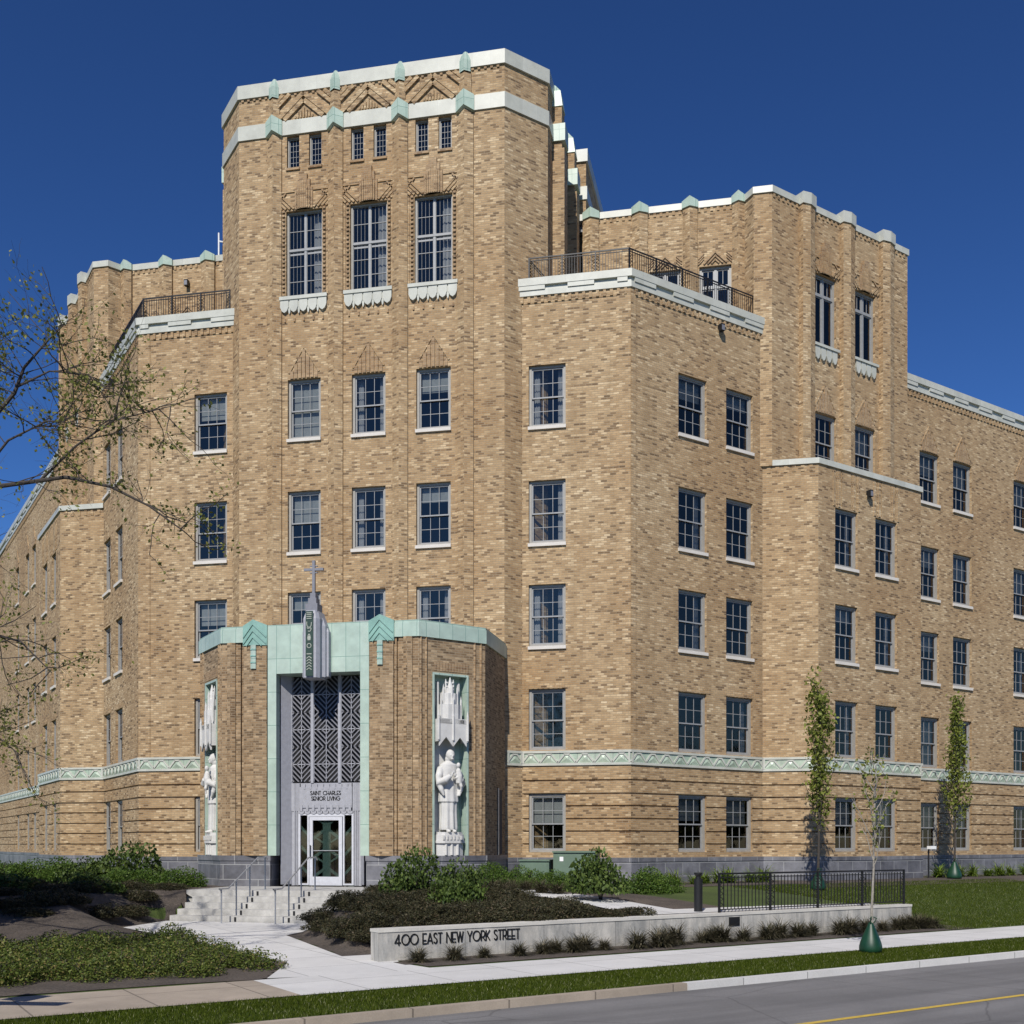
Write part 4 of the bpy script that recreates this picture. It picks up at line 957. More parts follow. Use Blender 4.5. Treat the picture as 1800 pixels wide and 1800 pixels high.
    for q in (-.2, 0, .2): p.tube([(q, -.2, 0.02), (q, -.2, .38)], .05, STA, 8)
    p.build('pedestal', root)
    c = MB()          # gothic canopy
    def gable(cx_, hw, y0, z0, zt):
        F2 = [(cx_ - hw, z0 + .02), (cx_, z0 + .3), (cx_ + hw, z0 + .02), (cx_ + hw, zt), (cx_ - hw, zt)]
        a_ = [(x_, y0, z_) for x_, z_ in F2]; b_ = [(x_, y0 + .05, z_) for x_, z_ in F2]
        for i in range(5): j = (i + 1) % 5; c.poly([b_[i], b_[j], a_[j], a_[i]], STA)
        c.poly([a_[0], a_[1], a_[3], a_[4]], STA); c.poly([a_[1], a_[2], a_[3]], STA)
    gable(-.24, .23, -.3, 3.3, 4.16); gable(.24, .23, -.3, 3.3, 4.16)
    for q in (-1, 1): c.box((q * .485, -.1, 3.8), (.05, .42, .68), STA)
    c.prism([(-.5, .2), (-.5, -.3), (.5, -.3), (.5, .2)], 4.0, 4.14, STA)
    for x_ in (-.5, 0, .5): c.tube([(x_, -.31, 3.5), (x_, -.31, 4.22)], [.035, .035], STA, 6); c.tube([(x_, -.31, 4.22), (x_, -.31, 4.42)], [.04, .004], STA, 6)
    for hw, z0, z1 in ((.34, 4.14, 4.6), (.24, 4.6, 4.95), (.13, 4.95, 5.15)):
        c.prism([(-hw, .2), (-hw, -hw * .5), (-hw * .5, -hw * .9), (hw * .5, -hw * .9), (hw, -hw * .5), (hw, .2)], z0, z1, STA)
        for q in (-1, 0, 1): c.tube([(q * hw, -hw * (.9 if q == 0 else .5), z0), (q * hw, -hw * (.9 if q == 0 else .5), z1 + .12), (q * hw, -hw * (.9 if q == 0 else .5), z1 + .28)], [.03, .03, .003], STA, 6)
    c.tube([(0, -.1, 4.6), (0, -.1, 5.1), (0, -.1, 5.47)], [.13, .09, .008], STA, 8)
    for z in (5.15, 5.27):
        for q in (-1, 1): c.ball((q * .1, -.08, z), (.05, .04, .03), STA, 8, 6)
    for q in (-1, 1): c.box((q * .36, .05, 4.7), (.05, .1, 1.2), STA)
    c.build('canopy', root)
statue(1, 'white stone robed figure under a spired canopy, in the niche right of the front door')
statue(-1, 'white stone robed figure seen side-on, in the niche left of the front door')

# ================================================================== BALCONY RAILINGS
def railing(name, label, path, z0, z1, post_every, cat, group=None, bal=0.115, ornate=True, thick=0.03):
    P0 = path[0]; root = thing(name, label, cat, (*P0, z0), 0, group)
    L = lambda p: (p[0] - P0[0], p[1] - P0[1])
    H = z1 - z0
    for i in range(len(path) - 1):
        a, b = path[i], path[i + 1]; ln = math.hypot(b[0] - a[0], b[1] - a[1]); t = ((b[0] - a[0]) / ln, (b[1] - a[1]) / ln); rz = math.atan2(t[1], t[0])
        n = max(1, round(ln / post_every)); seg = ln / n
        for k in range(n + 1):
            if k == n and i < len(path) - 2: continue
            x, y = a[0] + t[0] * seg * k, a[1] + t[1] * seg * k
            pm = MB(); pm.box((0, 0, H / 2 - .01), (0.045, 0.045, H + .02), BLK, rz)
            if ornate:
                for q in (-1, 1):
                    if (k == 0 and q < 0) or (k == n and q > 0): continue
                    for j in range(5):
                        z = 0.12 + j * (H - 0.28) / 5
                        c0 = (q * t[0] * 0.02, q * t[1] * 0.02, z); c1 = (q * t[0] * 0.12, q * t[1] * 0.12, z + (H - .28) / 10); c2 = (q * t[0] * 0.02, q * t[1] * 0.02, z + (H - .28) / 5)
                        pm.tube([c0, c1, c2], 0.012, BLK, 4)
                    pm.box((q * t[0] * 0.14, q * t[1] * 0.14, H / 2), (0.02, 0.02, H - .12), BLK, rz)
            o = pm.build('post', root); o.location = (*L((x, y)), 0)
            if k < n:
                m = int((seg - 0.3) / bal); balm = MB()
                for z, th in ((H - 0.02, 0.04), (H - 0.11, 0.02), (0.07, 0.025)): balm.box((*L((a[0] + t[0] * seg * (k + .5), a[1] + t[1] * seg * (k + .5))), z), (seg - .002, thick, th), BLK, rz)
                for j in range(1, m + 1):
                    s_ = 0.15 + (seg - 0.3) * j / (m + 1); balm.box((*L((x + t[0] * s_, y + t[1] * s_)), H / 2 + .0), (0.016, 0.016, H - .14), BLK, rz)
                balm.build('railing_panel', root)
    return root
tp = offs([(5.5, 0.0), (9, 0), bp(5.9, 0)], -0.18)
railing('balcony_railing', 'black iron railing on the terrace right of the central tower', tp, 21.58, 22.42, 1.15, 'railing', 'balcony railings of the terraces', 0.1)
tl = offs(mir([(5.5, 0.0), (9, 0), bp(5.6, 0)]), -0.18)
railing('balcony_railing', 'black iron railing on the terrace left of the central tower', tl, 21.58, 22.42, 1.15, 'railing', 'balcony railings of the terraces', 0.1)

# small things fixed to the walls
def floodlight(p, rz, label):
    r = thing('floodlight', label, 'floodlight', p, rz, 'dark floodlights on the facade')
    m = MB(); m.box((0, -0.14, 0), (0.16, 0.16, 0.24), BLK); m.build('lamp_housing', r)
    m = MB(); m.box((0, -0.04, 0.06), (0.05, 0.1, 0.05), BLK); m.box((0, -0.01, 0.06), (0.12, 0.02, 0.14), BLK); m.build('bracket', r)
    m = MB(); m.box((0, -0.225, -0.02), (0.13, 0.01, 0.18), SLD); m.build('lens', r)
B1, B0 = FB(1), FB(-1)
floodlight(B1.p(3.95, 0, 20.65), B1.rz(), 'dark floodlight under the white parapet right of the tower')
floodlight(B1.p(10.12, 1.4, 15.55), B1.rz(), 'dark floodlight between windows below the white bay coping')
floodlight(B0.p(-3.95, 0, 20.65), B0.rz(), 'dark floodlight under the white parapet left of the tower')
floodlight((-9.7, 4.72, 25.3), 0, 'dark floodlight high on the left corner tower wall')
floodlight((6.75, 5.05, 25.2), 0, 'dark floodlight beside the tower above the right terrace')
# roof gear
rg = thing('roof_hatch_frame', 'pale metal frame with a dark panel on the roof left of the tower', 'roof equipment', (-9.9, 6.5, 27.0))
m = MB(); m.tube([(0.6, 0, -1.1), (0.6, 0, 1.35)], .035, WHT); m.tube([(2.5, 0, -1.1), (2.5, 0, .5)], .035, WHT); m.tube([(0.6, 0, 1.0), (2.6, 0, 0.45)], .03, WHT); m.tube([(0.6, 0, 0), (0.1, 0, 0), (0, 0, .55)], .05, WHT); m.build('frame', rg)
m = MB(); m.prism([(0.7, .1), (2.6, .1), (2.6, .3), (0.7, .3)], 0.1, 0.85, plain('solar_dark', (0.02, 0.03, 0.06), .3)); m.build('panel', rg)

# ================================================================== GROUND
PLZ = [(-2.75, -5.2), (2.75, -5.2), (2.45, -9.0), (2.35, -12.2), (5.3, -16.1), (6.05, -15.4), (6.75, -16.9), (7.9, -17.8), (5.35, -19.45), (4.75, -17.35), (0.4, -13.6), (-2.5, -11.2)]
def seg_d(px, py, ax, ay, bx, by):
    dx, dy = bx - ax, by - ay; t = np.clip(((px - ax) * dx + (py - ay) * dy) / (dx * dx + dy * dy), 0, 1)
    return np.hypot(px - ax - t * dx, py - ay - t * dy)
def inside(px, py, P):
    c = np.zeros(np.shape(px), bool); n = len(P)
    for i in range(n):
        (x0, y0), (x1, y1) = P[i], P[(i + 1) % n]
        with np.errstate(divide='ignore', invalid='ignore'):
            k = ((y0 > py) != (y1 > py)) & (px < (x1 - x0) * (py - y0) / ((y1 - y0) if y1 != y0 else 1e-9) + x0)
        c ^= k
    return c
def pdist(px, py, P):
    d = np.full(np.shape(px), 1e9)
    for i in range(len(P)): d = np.minimum(d, seg_d(px, py, *P[i], *P[(i + 1) % len(P)]))
    return np.where(inside(px, py, P), 0, d)
def sstep(t): t = np.clip(t, 0, 1); return t * t * (3 - 2 * t)
LOWP = [(-2.6, -9.0), (2.4, -9.0), (2.35, -12.2), (5.3, -16.1), (6.05, -15.4), (6.75, -16.9), (7.9, -17.8), (5.35, -19.45), (4.75, -17.35), (0.4, -13.6), (-2.5, -11.2)]
def hgt(x, y):
    x = np.asarray(x, float); y = np.asarray(y, float)
    n = ((x - 9) - y) * Q; s = ((x - 9) + y) * Q
    dp = pdist(x, y, LOWP)
    plz = 0.25 + 0.12 * np.clip((11.3 - n) / 13.1, 0, 1)
    high = 1.06 + 0.1 * sstep((6 - n) / 6)
    # left bed and right lawn: rise from the pavement
    open_ = np.where(s < -14, 0.27 + (high - 0.27) * sstep((6.5 - n) / 9), 0.27 + (high - 0.27) * sstep((11.2 - n) / 8.5))
    back = 0.84 + (high - 0.84) * sstep((9.7 - n) / 5)
    wl = sstep((s + 14.2) / 0.6) * (1 - sstep((s - 0.5) / 3)) * (n < 9.83)
    h = open_ * (1 - wl) + back * wl
    k = sstep((dp - 0.05) / 1.5); h = plz * (1 - k) + h * k
    h = np.where(n > 11.2, 0.25 - 0.05 * sstep((n - 13.4) / 1.5), h)
    stripz = (n > 9.83) & (n <= 11.2) & (s > -14.3) & (s < 1.8); h = np.where(stripz, 0.27, h)
    lnd = (np.abs(x) < 2.78) & (y > -7.75) & (y < 0); h = np.where(lnd, 0.95, h)
    stp = (np.abs(x) < 2.6) & (y > -9.15) & (y <= -7.75); h = np.where(stp, 0.25, h)
    return h
def H(x, y): return float(hgt(x, y))
def sn(s, n): return (9 + (s + n) * Q, (s - n) * Q)
def sheet(name, S_, N_, mat, dz=0.0, mask=None, zf=None):
    s, n = np.meshgrid(S_, N_, indexing='ij'); x = 9 + (s + n) * Q; y = (s - n) * Q
    z = (hgt(x, y) if zf is None else zf(x, y)) + dz
    V = np.stack([x, y, z], -1).reshape(-1, 3); a, b = len(S_), len(N_)
    I = np.arange(a * b).reshape(a, b)
    F_ = np.stack([I[:-1, :-1], I[:-1, 1:], I[1:, 1:], I[1:, :-1]], -1).reshape(-1, 4)[:, ::-1]
    if mask is not None:
        cx_, cy_ = V[F_].mean(1)[:, 0], V[F_].mean(1)[:, 1]; F_ = F_[mask(cx_, cy_)]
    me = bpy.data.meshes.new(name); me.from_pydata(V.tolist(), [], F_.tolist()); me.materials.append(mat)
    ul = me.uv_layers.new(name='UVMap'); vi = np.zeros(len(me.loops), int); me.loops.foreach_get('vertex_index', vi)
    sv = s.reshape(-1)[vi]; nv = n.reshape(-1)[vi]; ul.data.foreach_set('uv', np.stack([sv, nv], -1).reshape(-1))
    me.polygons.foreach_set('use_smooth', [True] * len(me.polygons)); me.update()
    return tag(link(name, me), kind='structure')
ar = np.arange
Sg = np.concatenate([ar(-60, -24, 2.0), ar(-24, 4, 0.2), ar(4, 30, 0.8), ar(30, 110, 4.0)])
Ng = np.concatenate([ar(-120, -20, 5.0), ar(-20, -2, 0.6), ar(-2, 9.8, 0.2), [9.82, 9.84], ar(10.0, 13.4, 0.2), [13.4, 14.2, 14.95]])
sheet('lawn_ground', Sg, Ng, GRD, 0, None, lambda x, y: hgt(x, y) - 0.07 * inside(x, y, LOWP))
# mulch beds
def mulch_mask(x, y):
    n = ((x - 9) - y) * Q; s = ((x - 9) + y) * Q
    left = (s < -14.6) & (n < 11.25) & (n > -12)
    mid = (s >= -14.6) & (s < -5.2) & (n < 9.8) & (y < -0.2)
    nearb = (s >= -5.2) & (s < 60) & (n < 2.6 + 1.4 * (s > 5)) & (n > -1)
    stp = (n > 9.9) & (n < 11.25) & (s > -14.2) & (s < 2.6)
    pt = (n > 3.2) & (n < 9.8) & (s < -3.6) & (s > -14)
    return (left | mid | nearb | stp | pt) & ~inside(x, y, PLZ)
sheet('mulch_ground', ar(-45, 60, 0.2), ar(-12, 11.3, 0.1), MUL, 0.012, mulch_mask)
sheet('sidewalk', ar(-16.6, 110, 1.5), [11.3, 12.3, 13.4], SWN, 0.02, None, lambda x, y: 0.25 + 0 * x)
sheet('old_sidewalk', ar(-60.1, -15.2, 1.5), [11.3, 12.3, 13.4], SWO, 0.02, None, lambda x, y: 0.25 + 0 * x)
m = MB(); t_ = 0.03
pts = LOWP; m.poly([(x, y, H(x, y) + 0.02) for x, y in pts][::-1] if False else [(x, y, 0.25 + 0.12 * min(1, max(0, (11.3 - ((x - 9) - y) * Q) / 13.1)) + 0.018) for x, y in reversed(LOWP)], SWN)
# correct facing
tag(m.build('entrance_path'), kind='structure')
m = MB(); kz = 0.20
def kerb(s0, s1, mat, nm):
    m = MB(); A_ = [sn(s0, 14.95), sn(s0, 15.1), sn(s1, 15.1), sn(s1, 14.95)]
    m.prism(A_, 0.0, 0.205, mat)
    o = m.build(nm)
    bv = o.modifiers.new('b', 'BEVEL'); bv.width = 0.02; bv.segments = 2
    tag(o, kind='structure')
kerb(-60, -10.72, SWO, 'old_kerb'); kerb(-10.7, 110, SWN, 'new_kerb')
m = MB()
m.prism([sn(-80, 15.1), sn(-80, 40), sn(140, 40), sn(140, 15.1)], -0.2, 0.085, ASP); tag(m.build('road'), kind='structure')
m = MB(); m.poly([(*sn(s_, n_), 0.09) for s_, n_ in ((-60, 18.42), (-60, 18.54), (110, 18.54), (110, 18.42))], YEL)
tag(m.build('centre_line'), kind='structure')
m = MB(); m.prism([(-900, -600), (900, -600), (900, 900), (-900, 900)], -1.0, -0.6, GRD); tag(m.build('far_ground'), kind='structure')
# upper path behind the shrubs, from the landing to the bollard
UP = [(2.7, -5.0), (2.7, -6.6), (5.6, -6.6), (8.6, -9.3), (11.6, -12.3), sn(-6.9, 9.7), sn(-5.3, 9.7), (12.3, -10.6), (9.6, -8.0), (6.4, -5.0)]
m = MB()
def tri_strip(a, b, n=24):
    for k in range(n):
        P = []
        for t, line in ((k / n, a), (k / n, b), ((k + 1) / n, b), ((k + 1) / n, a)):
            L = [0]
            for i in range(len(line) - 1): L.append(L[-1] + math.dist(line[i], line[i + 1]))
            d = t * L[-1]; i = max(j for j in range(len(L) - 1) if L[j] <= d + 1e-9); u = (d - L[i]) / (L[i + 1] - L[i])
            x = line[i][0] + (line[i + 1][0] - line[i][0]) * u; y = line[i][1] + (line[i + 1][1] - line[i][1]) * u
            P.append((x, y, H(x, y) + 0.05))
        m.poly(P, SWN)
tri_strip([(2.8, -6.5), (5.6, -6.5), (8.5, -9.2), (10.4, -11.4), sn(-7.2, 9.62)], [(2.8, -5.1), (6.2, -5.1), (9.4, -8.1), (11.6, -10.4), sn(-4.9, 9.62)])
tri_strip([sn(-6.2, 9.64), sn(-2, 9.64), sn(1.4, 9.64)], [sn(-6.2, 8.6), sn(-2, 8.8), sn(1.4, 9.2)])
for i, f in enumerate(m.f):
    P = [Vector(m.v[j]) for j in f]
    if (P[1] - P[0]).cross(P[2] - P[1]).z < 0: m.f[i] = f[::-1]
tag(m.build('upper_path'), kind='structure')

# ---- steps
st = thing('entrance_steps', 'pale stone steps and landing leading up to the front door', 'steps', (0, -7.6, 0.37))
m = MB(); m.box((0, 1.45, 0.3), (5.6, 2.9, 1.0), STP); m.build('landing', st)
for k in range(4):
    m = MB(); y1 = -0.33 * (3 - k) ; z1 = 0.16 * (k + 1)
    y0 = -0.33 * (4 - k); hw = 2.55 - 0.04 * k
    m.box((0, (y0) / 2, z1 / 2 - .1), (2 * hw, -y0, z1 + .2 - 0.001 * k), STP); o = m.build('step', st)
    bv = o.modifiers.new('b', 'BEVEL'); bv.width = 0.012; bv.segments = 2
for k in range(5):  # small upright black boxes on the riser faces, two per riser
    for x in (-0.62, 0.92):
        m = MB(); m.box((x, -0.33 * (4 - k) - 0.004 + (0 if k < 4 else -0.0), 0.16 * k + 0.075), (0.06, 0.012, 0.12), BLK); m.build('riser_block', st)
def handrail(x, label):
    r = thing('handrail', label, 'handrail', (x, -9.5, 0.36), 0, 'steel handrails on the front steps')
    Z = lambda y: 0.92 if y < 0.5 else 0.92 + (min(y, 2.2) - 0.5) / 1.7 * 0.8
    m = MB(); m.tube([(0, 0.1, .86), (0, 0, .92), (0, .5, .92), (0, 2.25, 1.73), (0, 2.75, 1.73), (0, 2.85, 1.66)], .022, RAILM, 8); m.build('rail', r)
    for y, zb in ((0.12, 0.0), (0.95, .32), (1.75, .64), (2.7, .8)):
        z1 = .92 if y < .5 else (.92 + (y - .5) / 1.75 * .81 if y < 2.25 else 1.73)
        m = MB(); m.tube([(0, y, zb), (0, y, z1)], .02, RAILM, 8); m.tube([(0, y, zb), (0, y, zb + .02)], .045, RAILM, 8); m.build('post', r)
handrail(-0.78, 'steel handrail up the front steps, left one'); handrail(0.75, 'steel handrail up the front steps, right one in front of the door')

# ---- retaining wall with address
WZ = 0.88
rw = thing('retaining_wall', 'low pale limestone wall with the street address in black letters', 'wall', (*sn(-13.8, 9.83), 0.2))
W0 = Fr((0, 0), (Q, Q), (Q, -Q)); Lw = 15.35
m = MB(); obox(m, W0, 0, Lw, -0.17, 0.17, -0.3, WZ - 0.2 - 0.06, LIM); m.build('stone_panels', rw)
m = MB(); obox(m, W0, -0.01, Lw + .01, -0.185, 0.185, WZ - 0.26, WZ - 0.2, LIT); m.build('coping', rw)
m = MB(); text(m, W0, '400 EAST NEW YORK STREET', 0.33, 0.37, 0.19, 0.17, 0.185, BLK, 0.12, 0.17, 0.84); m.build('address_letters', rw)
m = MB(); obox(m, W0, 8.8, 9.13, 0.17, 0.19, 0.38, 0.58, BLK); m.build('vent_plate', rw)
fp = [sn(-5.14, 9.83), sn(1.45, 9.83)]
railing('iron_fence', 'black iron fence standing on the low limestone wall', fp, WZ + .0, WZ + 0.92, 1.75, 'fence', None, 0.12)
b = thing('bollard_light', 'dark cylindrical bollard light at the end of the path by the iron fence', 'bollard', (*sn(-5.4, 9.4), H(*sn(-5.4, 9.4))))
m = MB(); m.tube([(0, 0, 0), (0, 0, .82)], .1, BLK, 20); m.build('post', b); m = MB(); m.tube([(0, 0, .82), (0, 0, .87), (0, 0, .93), (0, 0, .96)], [.06, .06, .1, .1], BLK, 20); m.build('lamp_head', b)
# ---- utility cabinets
def cabinet(x, y, wd, dp, ht, label, plate=False):
    r = thing('utility_cabinet', label, 'utility cabinet', (x, y, H(x, y)), 0, 'green utility cabinets by the wall')
    m = MB(); m.box((0, 0, ht / 2), (wd, dp, ht), CABM); o = m.build('body', r); bv = o.modifiers.new('b', 'BEVEL'); bv.width = .03; bv.segments = 2
    m = MB(); m.box((0, -.02, ht + .015), (wd + .05, dp + .05, .05), CABM); m.build('lid', r)
    m = MB(); m.box((0, -dp / 2 - .01, ht * .5), (wd * .88, .02, ht * .8), CABM); d = m.build('door', r)
    m = MB(); m.box((wd * .1, -dp / 2 - .03, ht * .25), (.07, .03, .25), BLK); m.build('handle', d)
    if plate: m = MB(); m.box((-wd * .3, -dp / 2 - .025, ht * .8), (.12, .008, .14), WHT); m.build('white_plate', r)
cabinet(6.2, -1.9, 0.95, 0.8, 0.78, 'smaller pale green utility cabinet, left of the two'); cabinet(7.45, -1.6, 1.35, 1.0, 1.05, 'larger green utility cabinet with a white plate, behind the round bush', True)

# ================================================================== PLANTS
def leaves(C, n, size, mat, name, parent=None, aspect=0.55, up=0.0, rng=RNG):
    """C: (n,3) centres -> one mesh of leaf quads"""
    n = len(C); d = rng.normal(size=(n, 3)); d[:, 2] += up; d /= np.linalg.norm(d, axis=1)[:, None]
    r = rng.normal(size=(n, 3)); t = np.cross(d, r); t /= np.linalg.norm(t, axis=1)[:, None]
    s = size * rng.uniform(0.6, 1.3, n)[:, None]
    V = np.stack([C - d * s * .5, C + t * s * aspect * .5, C + d * s * .5, C - t * s * aspect * .5], 1).reshape(-1, 3)
    return quads(V, mat, name, parent)
def quads(V, mat, name, parent=None, k=4, loc=None):
    n = len(V) // k; me = bpy.data.meshes.new(name)
    me.vertices.add(len(V)); me.vertices.foreach_set('co', np.ascontiguousarray(V, dtype=np.float32).reshape(-1))
    me.loops.add(len(V)); me.loops.foreach_set('vertex_index', np.arange(len(V), dtype=np.int32))
    me.polygons.add(n); me.polygons.foreach_set('loop_start', np.arange(0, len(V), k, dtype=np.int32)); me.polygons.foreach_set('loop_total', np.full(n, k, dtype=np.int32))
    me.materials.append(mat); me.update(calc_edges=True); return link(name, me, parent, loc)
def blob_pts(n, rx, ry, h, rng, lumps=9, shell=0.55):
    c = rng.uniform(-1, 1, (lumps, 3)); c[:, 2] = np.abs(c[:, 2]); c /= np.maximum(1, np.linalg.norm(c, axis=1))[:, None] * 1.0
    c *= 0.6; rr = rng.uniform(0.38, 0.62, lumps)
    i = rng.integers(0, lumps, n); u = rng.normal(size=(n, 3)); u /= np.linalg.norm(u, axis=1)[:, None]
    p = c[i] + u * (rr[i] * rng.uniform(shell, 1.0, n) ** 0.6)[:, None]
    p[:, 2] = np.abs(p[:, 2]) * 0.95
    return p * np.array([rx, ry, h])
def bush_mesh(kind, seed):
    rng = np.random.default_rng(seed)
    K = {'bush': (1, 1, 1, 2700, 0.11, L_BUSH, .6), 'yew': (1, 1, 1, 7000, 0.085, L_YEW, .45), 'brown': (1, 1, 1, 5200, 0.13, L_BRN, .32), 'low': (1, 1, 1, 2000, 0.085, L_LOW, .6)}[kind]
    return K, rng
BUSHLIB = {}
def bush(x, y, rx, ry, h, kind, label, name='shrub', group=None, lift=0.0, seed=None, dens=1.0, stems=True):
    seed = seed if seed is not None else random.randint(0, 4)
    key = (kind, seed)
    r = thing(name, label, 'shrub', (x, y, H(x, y) - 0.02), random.uniform(0, 6.28), group)
    if key not in BUSHLIB:
        K, rng = bush_mesh(kind, seed); n = K[3]
        p = blob_pts(n, 1, 1, 1, rng, 10 if kind != 'brown' else 14)
        o = leaves(p, n, K[4], K[5], 'foliage', r, K[6], 0.3 if kind != 'brown' else 1.0, rng)
        s = MB()
        for k in range(7):
            a = k * 0.9 + seed; q = 0.45
            s.tube([(0.03 * math.cos(a), 0.03 * math.sin(a), 0), (q * .5 * math.cos(a), q * .5 * math.sin(a), .35), (q * math.cos(a), q * math.sin(a), .75)], [.02, .014, .006], BARK, 5)
        so = s.build('stems', r)
        BUSHLIB[key] = (o.data, so.data)
    else: o = link('foliage', BUSHLIB[key][0], r); so = link('stems', BUSHLIB[key][1], r)
    o.scale = (rx, ry, h); so.scale = (rx, ry, h); o.location = (0, 0, lift); 
    if lift: so.scale = (rx * .6, ry * .6, h + lift)
    return r
CAT = {}
def g(px, py, zr):      # plan position from camera-plane ground distances (surveyed once)
    return px, py
# -- right of the steps
bush(4.9, -10.6, .85, .85, 1.15, 'bush', 'large round green bush in front of the porch wall, nearest the door', lift=.15, seed=0)
bush(6.55, -12.2, 0.72, 0.72, 1.05, 'bush', 'tall leafy bush just behind the street address letters', lift=.2, seed=1)
bush(5.9, -9.6, 0.65, 0.6, 0.8, 'bush', 'green bush in front of the right niche statue', lift=.05, seed=2)
bush(9.25, -8.6, 0.95, 0.95, 1.25, 'bush', 'round green bush standing in front of the green utility cabinet', lift=.25, seed=3)
for k, (x, y, rx, h, lb) in enumerate(((5.2, -3.7, .75, .75, 'low fresh green shrub at the foot of the porch side wall'), (6.2, -4.0, .7, .72, 'low fresh green shrub in front of the smaller cabinet'), (7.2, -4.3, .65, .65, 'small fresh green shrub in front of the larger cabinet'), (8.1, -4.6, .6, .6, 'small fresh green shrub left of the round bush'), (9.9, -5.2, .85, .8, 'rounded yellow-green shrub right of the round bush'), (10.5, -4.6, .6, .6, 'small yellow-green shrub by the granite base'))):
    bush(x, y, rx, rx, h, 'yew', lb, seed=k % 3)
# dark brown-green ground shrubs between the steps and the address wall
rr = random.Random(3); pos = []
tries = 0
while len(pos) < 78 and tries < 40000:
    tries += 1; s_, n_ = rr.uniform(-14.2, -6.0), rr.uniform(1.0, 9.3); x, y = sn(s_, n_)
    if x < 2.95 or y > -6.9: continue
    if pdist(np.array(x), np.array(y), LOWP) < 0.55: continue
    # keep off the upper path
    if s_ > -8.2 and n_ < 9: 
        if seg_d(x, y, 5.6, -5.8, 11.0, -11.2) < 1.25: continue
    if seg_d(x, y, 2.7, -5.8, 5.6, -5.8) < 1.1: continue
    if s_ > -6.6: continue
    if all(math.hypot(x - a, y - b) > 0.56 for a, b in pos): pos.append((x, y))
for k, (x, y) in enumerate(pos):
    bush(x, y, rr.uniform(.48, .68), rr.uniform(.48, .68), rr.uniform(.24, .42), 'brown', 'low brown-green spreading shrub in the bed between the steps and the address wall', 'ground_shrub', 'brown-green shrubs of the entrance bed', seed=k % 5)
# left bed : sunlit low shrubs along the old pavement
pos = []; tries = 0
while len(pos) < 80 and tries < 20000:
    tries += 1; s_, n_ = rr.uniform(-23, -15.3), rr.uniform(4.4, 10.1); x, y = sn(s_, n_)
    if pdist(np.array(x), np.array(y), LOWP) < 0.45: continue
    if n_ > 9.5 + .5 * rr.random(): continue
    if all(math.hypot(x - a, y - b) > 0.62 for a, b in pos): pos.append((x, y))
for k, (x, y) in enumerate(pos):
    bush(x, y, rr.uniform(.5, .75), rr.uniform(.5, .75), rr.uniform(.32, .6), 'low', 'low leafy green shrub in the bed left of the entrance path', 'ground_shrub', 'green shrubs of the left bed', seed=k % 5)
# left bed : behind
for k, (x, y, rx, h, kd, lb) in enumerate((
    (-5.8, -5.6, 1.15, 1.35, 'bush', 'large dark bush against the granite base left of the porch'), (-7.0, -6.2, .9, 1.0, 'bush', 'dark bush left of the large one'),
    (-3.9, -6.0, .8, .72, 'yew', 'low green hedge shrub nearest the steps'), (-4.6, -6.4, .8, .7, 'yew', 'low green hedge shrub second from the steps'), (-5.3, -7.0, .8, .6, 'yew', 'low green hedge shrub third from the steps'),
    (-9.5, -3.4, 1.0, .95, 'yew', 'fresh green shrub in front of the left corner'), (-11.0, -3.2, 1.0, .9, 'yew', 'fresh green shrub further left along the granite base'), (-12.6, -3.0, 1.0, 1.0, 'yew', 'fresh green shrub at the far left of the granite base'), (-8.3, -3.6, .8, .8, 'yew', 'small fresh green shrub beside the dark bushes'),
    (-4.6, -9.3, .9, .6, 'bush', 'shaded dark bush beside the front steps'), (-6.2, -10.6, 1.0, .65, 'bush', 'shaded dark bush in the open mulch left of the path'),
    (-8.4, -9.0, 1.2, .9, 'bush', 'shaded dark bush in the middle of the left bed'), (-10.4, -8.0, 1.2, 1.0, 'bush', 'shaded dark bush at the back of the left bed'), (-11.2, -10.5, 1.3, 1.2, 'bush', 'tall shaded bush at the left edge'), (-9.0, -11.6, 1.1, .8, 'bush', 'shaded bush in front of the left edge'))):
    bush(x, y, rx, rx, h, kd, lb, seed=k % 4)
pos = []; tries = 0
while len(pos) < 60 and tries < 20000:
    tries += 1; x, y = rr.uniform(-12.5, -2.9), rr.uniform(-14.0, -7.2)
    if pdist(np.array(x), np.array(y), LOWP) < 0.5: continue
    if all(math.hypot(x - a, y - b) > 0.72 for a, b in pos): pos.append((x, y))
for k, (x, y) in enumerate(pos): bush(x, y, .6, .6, rr.uniform(.22, .38), 'brown', 'low dark shrub in the shaded part of the left bed', 'ground_shrub', 'dark shrubs of the shaded left bed', seed=k % 5)

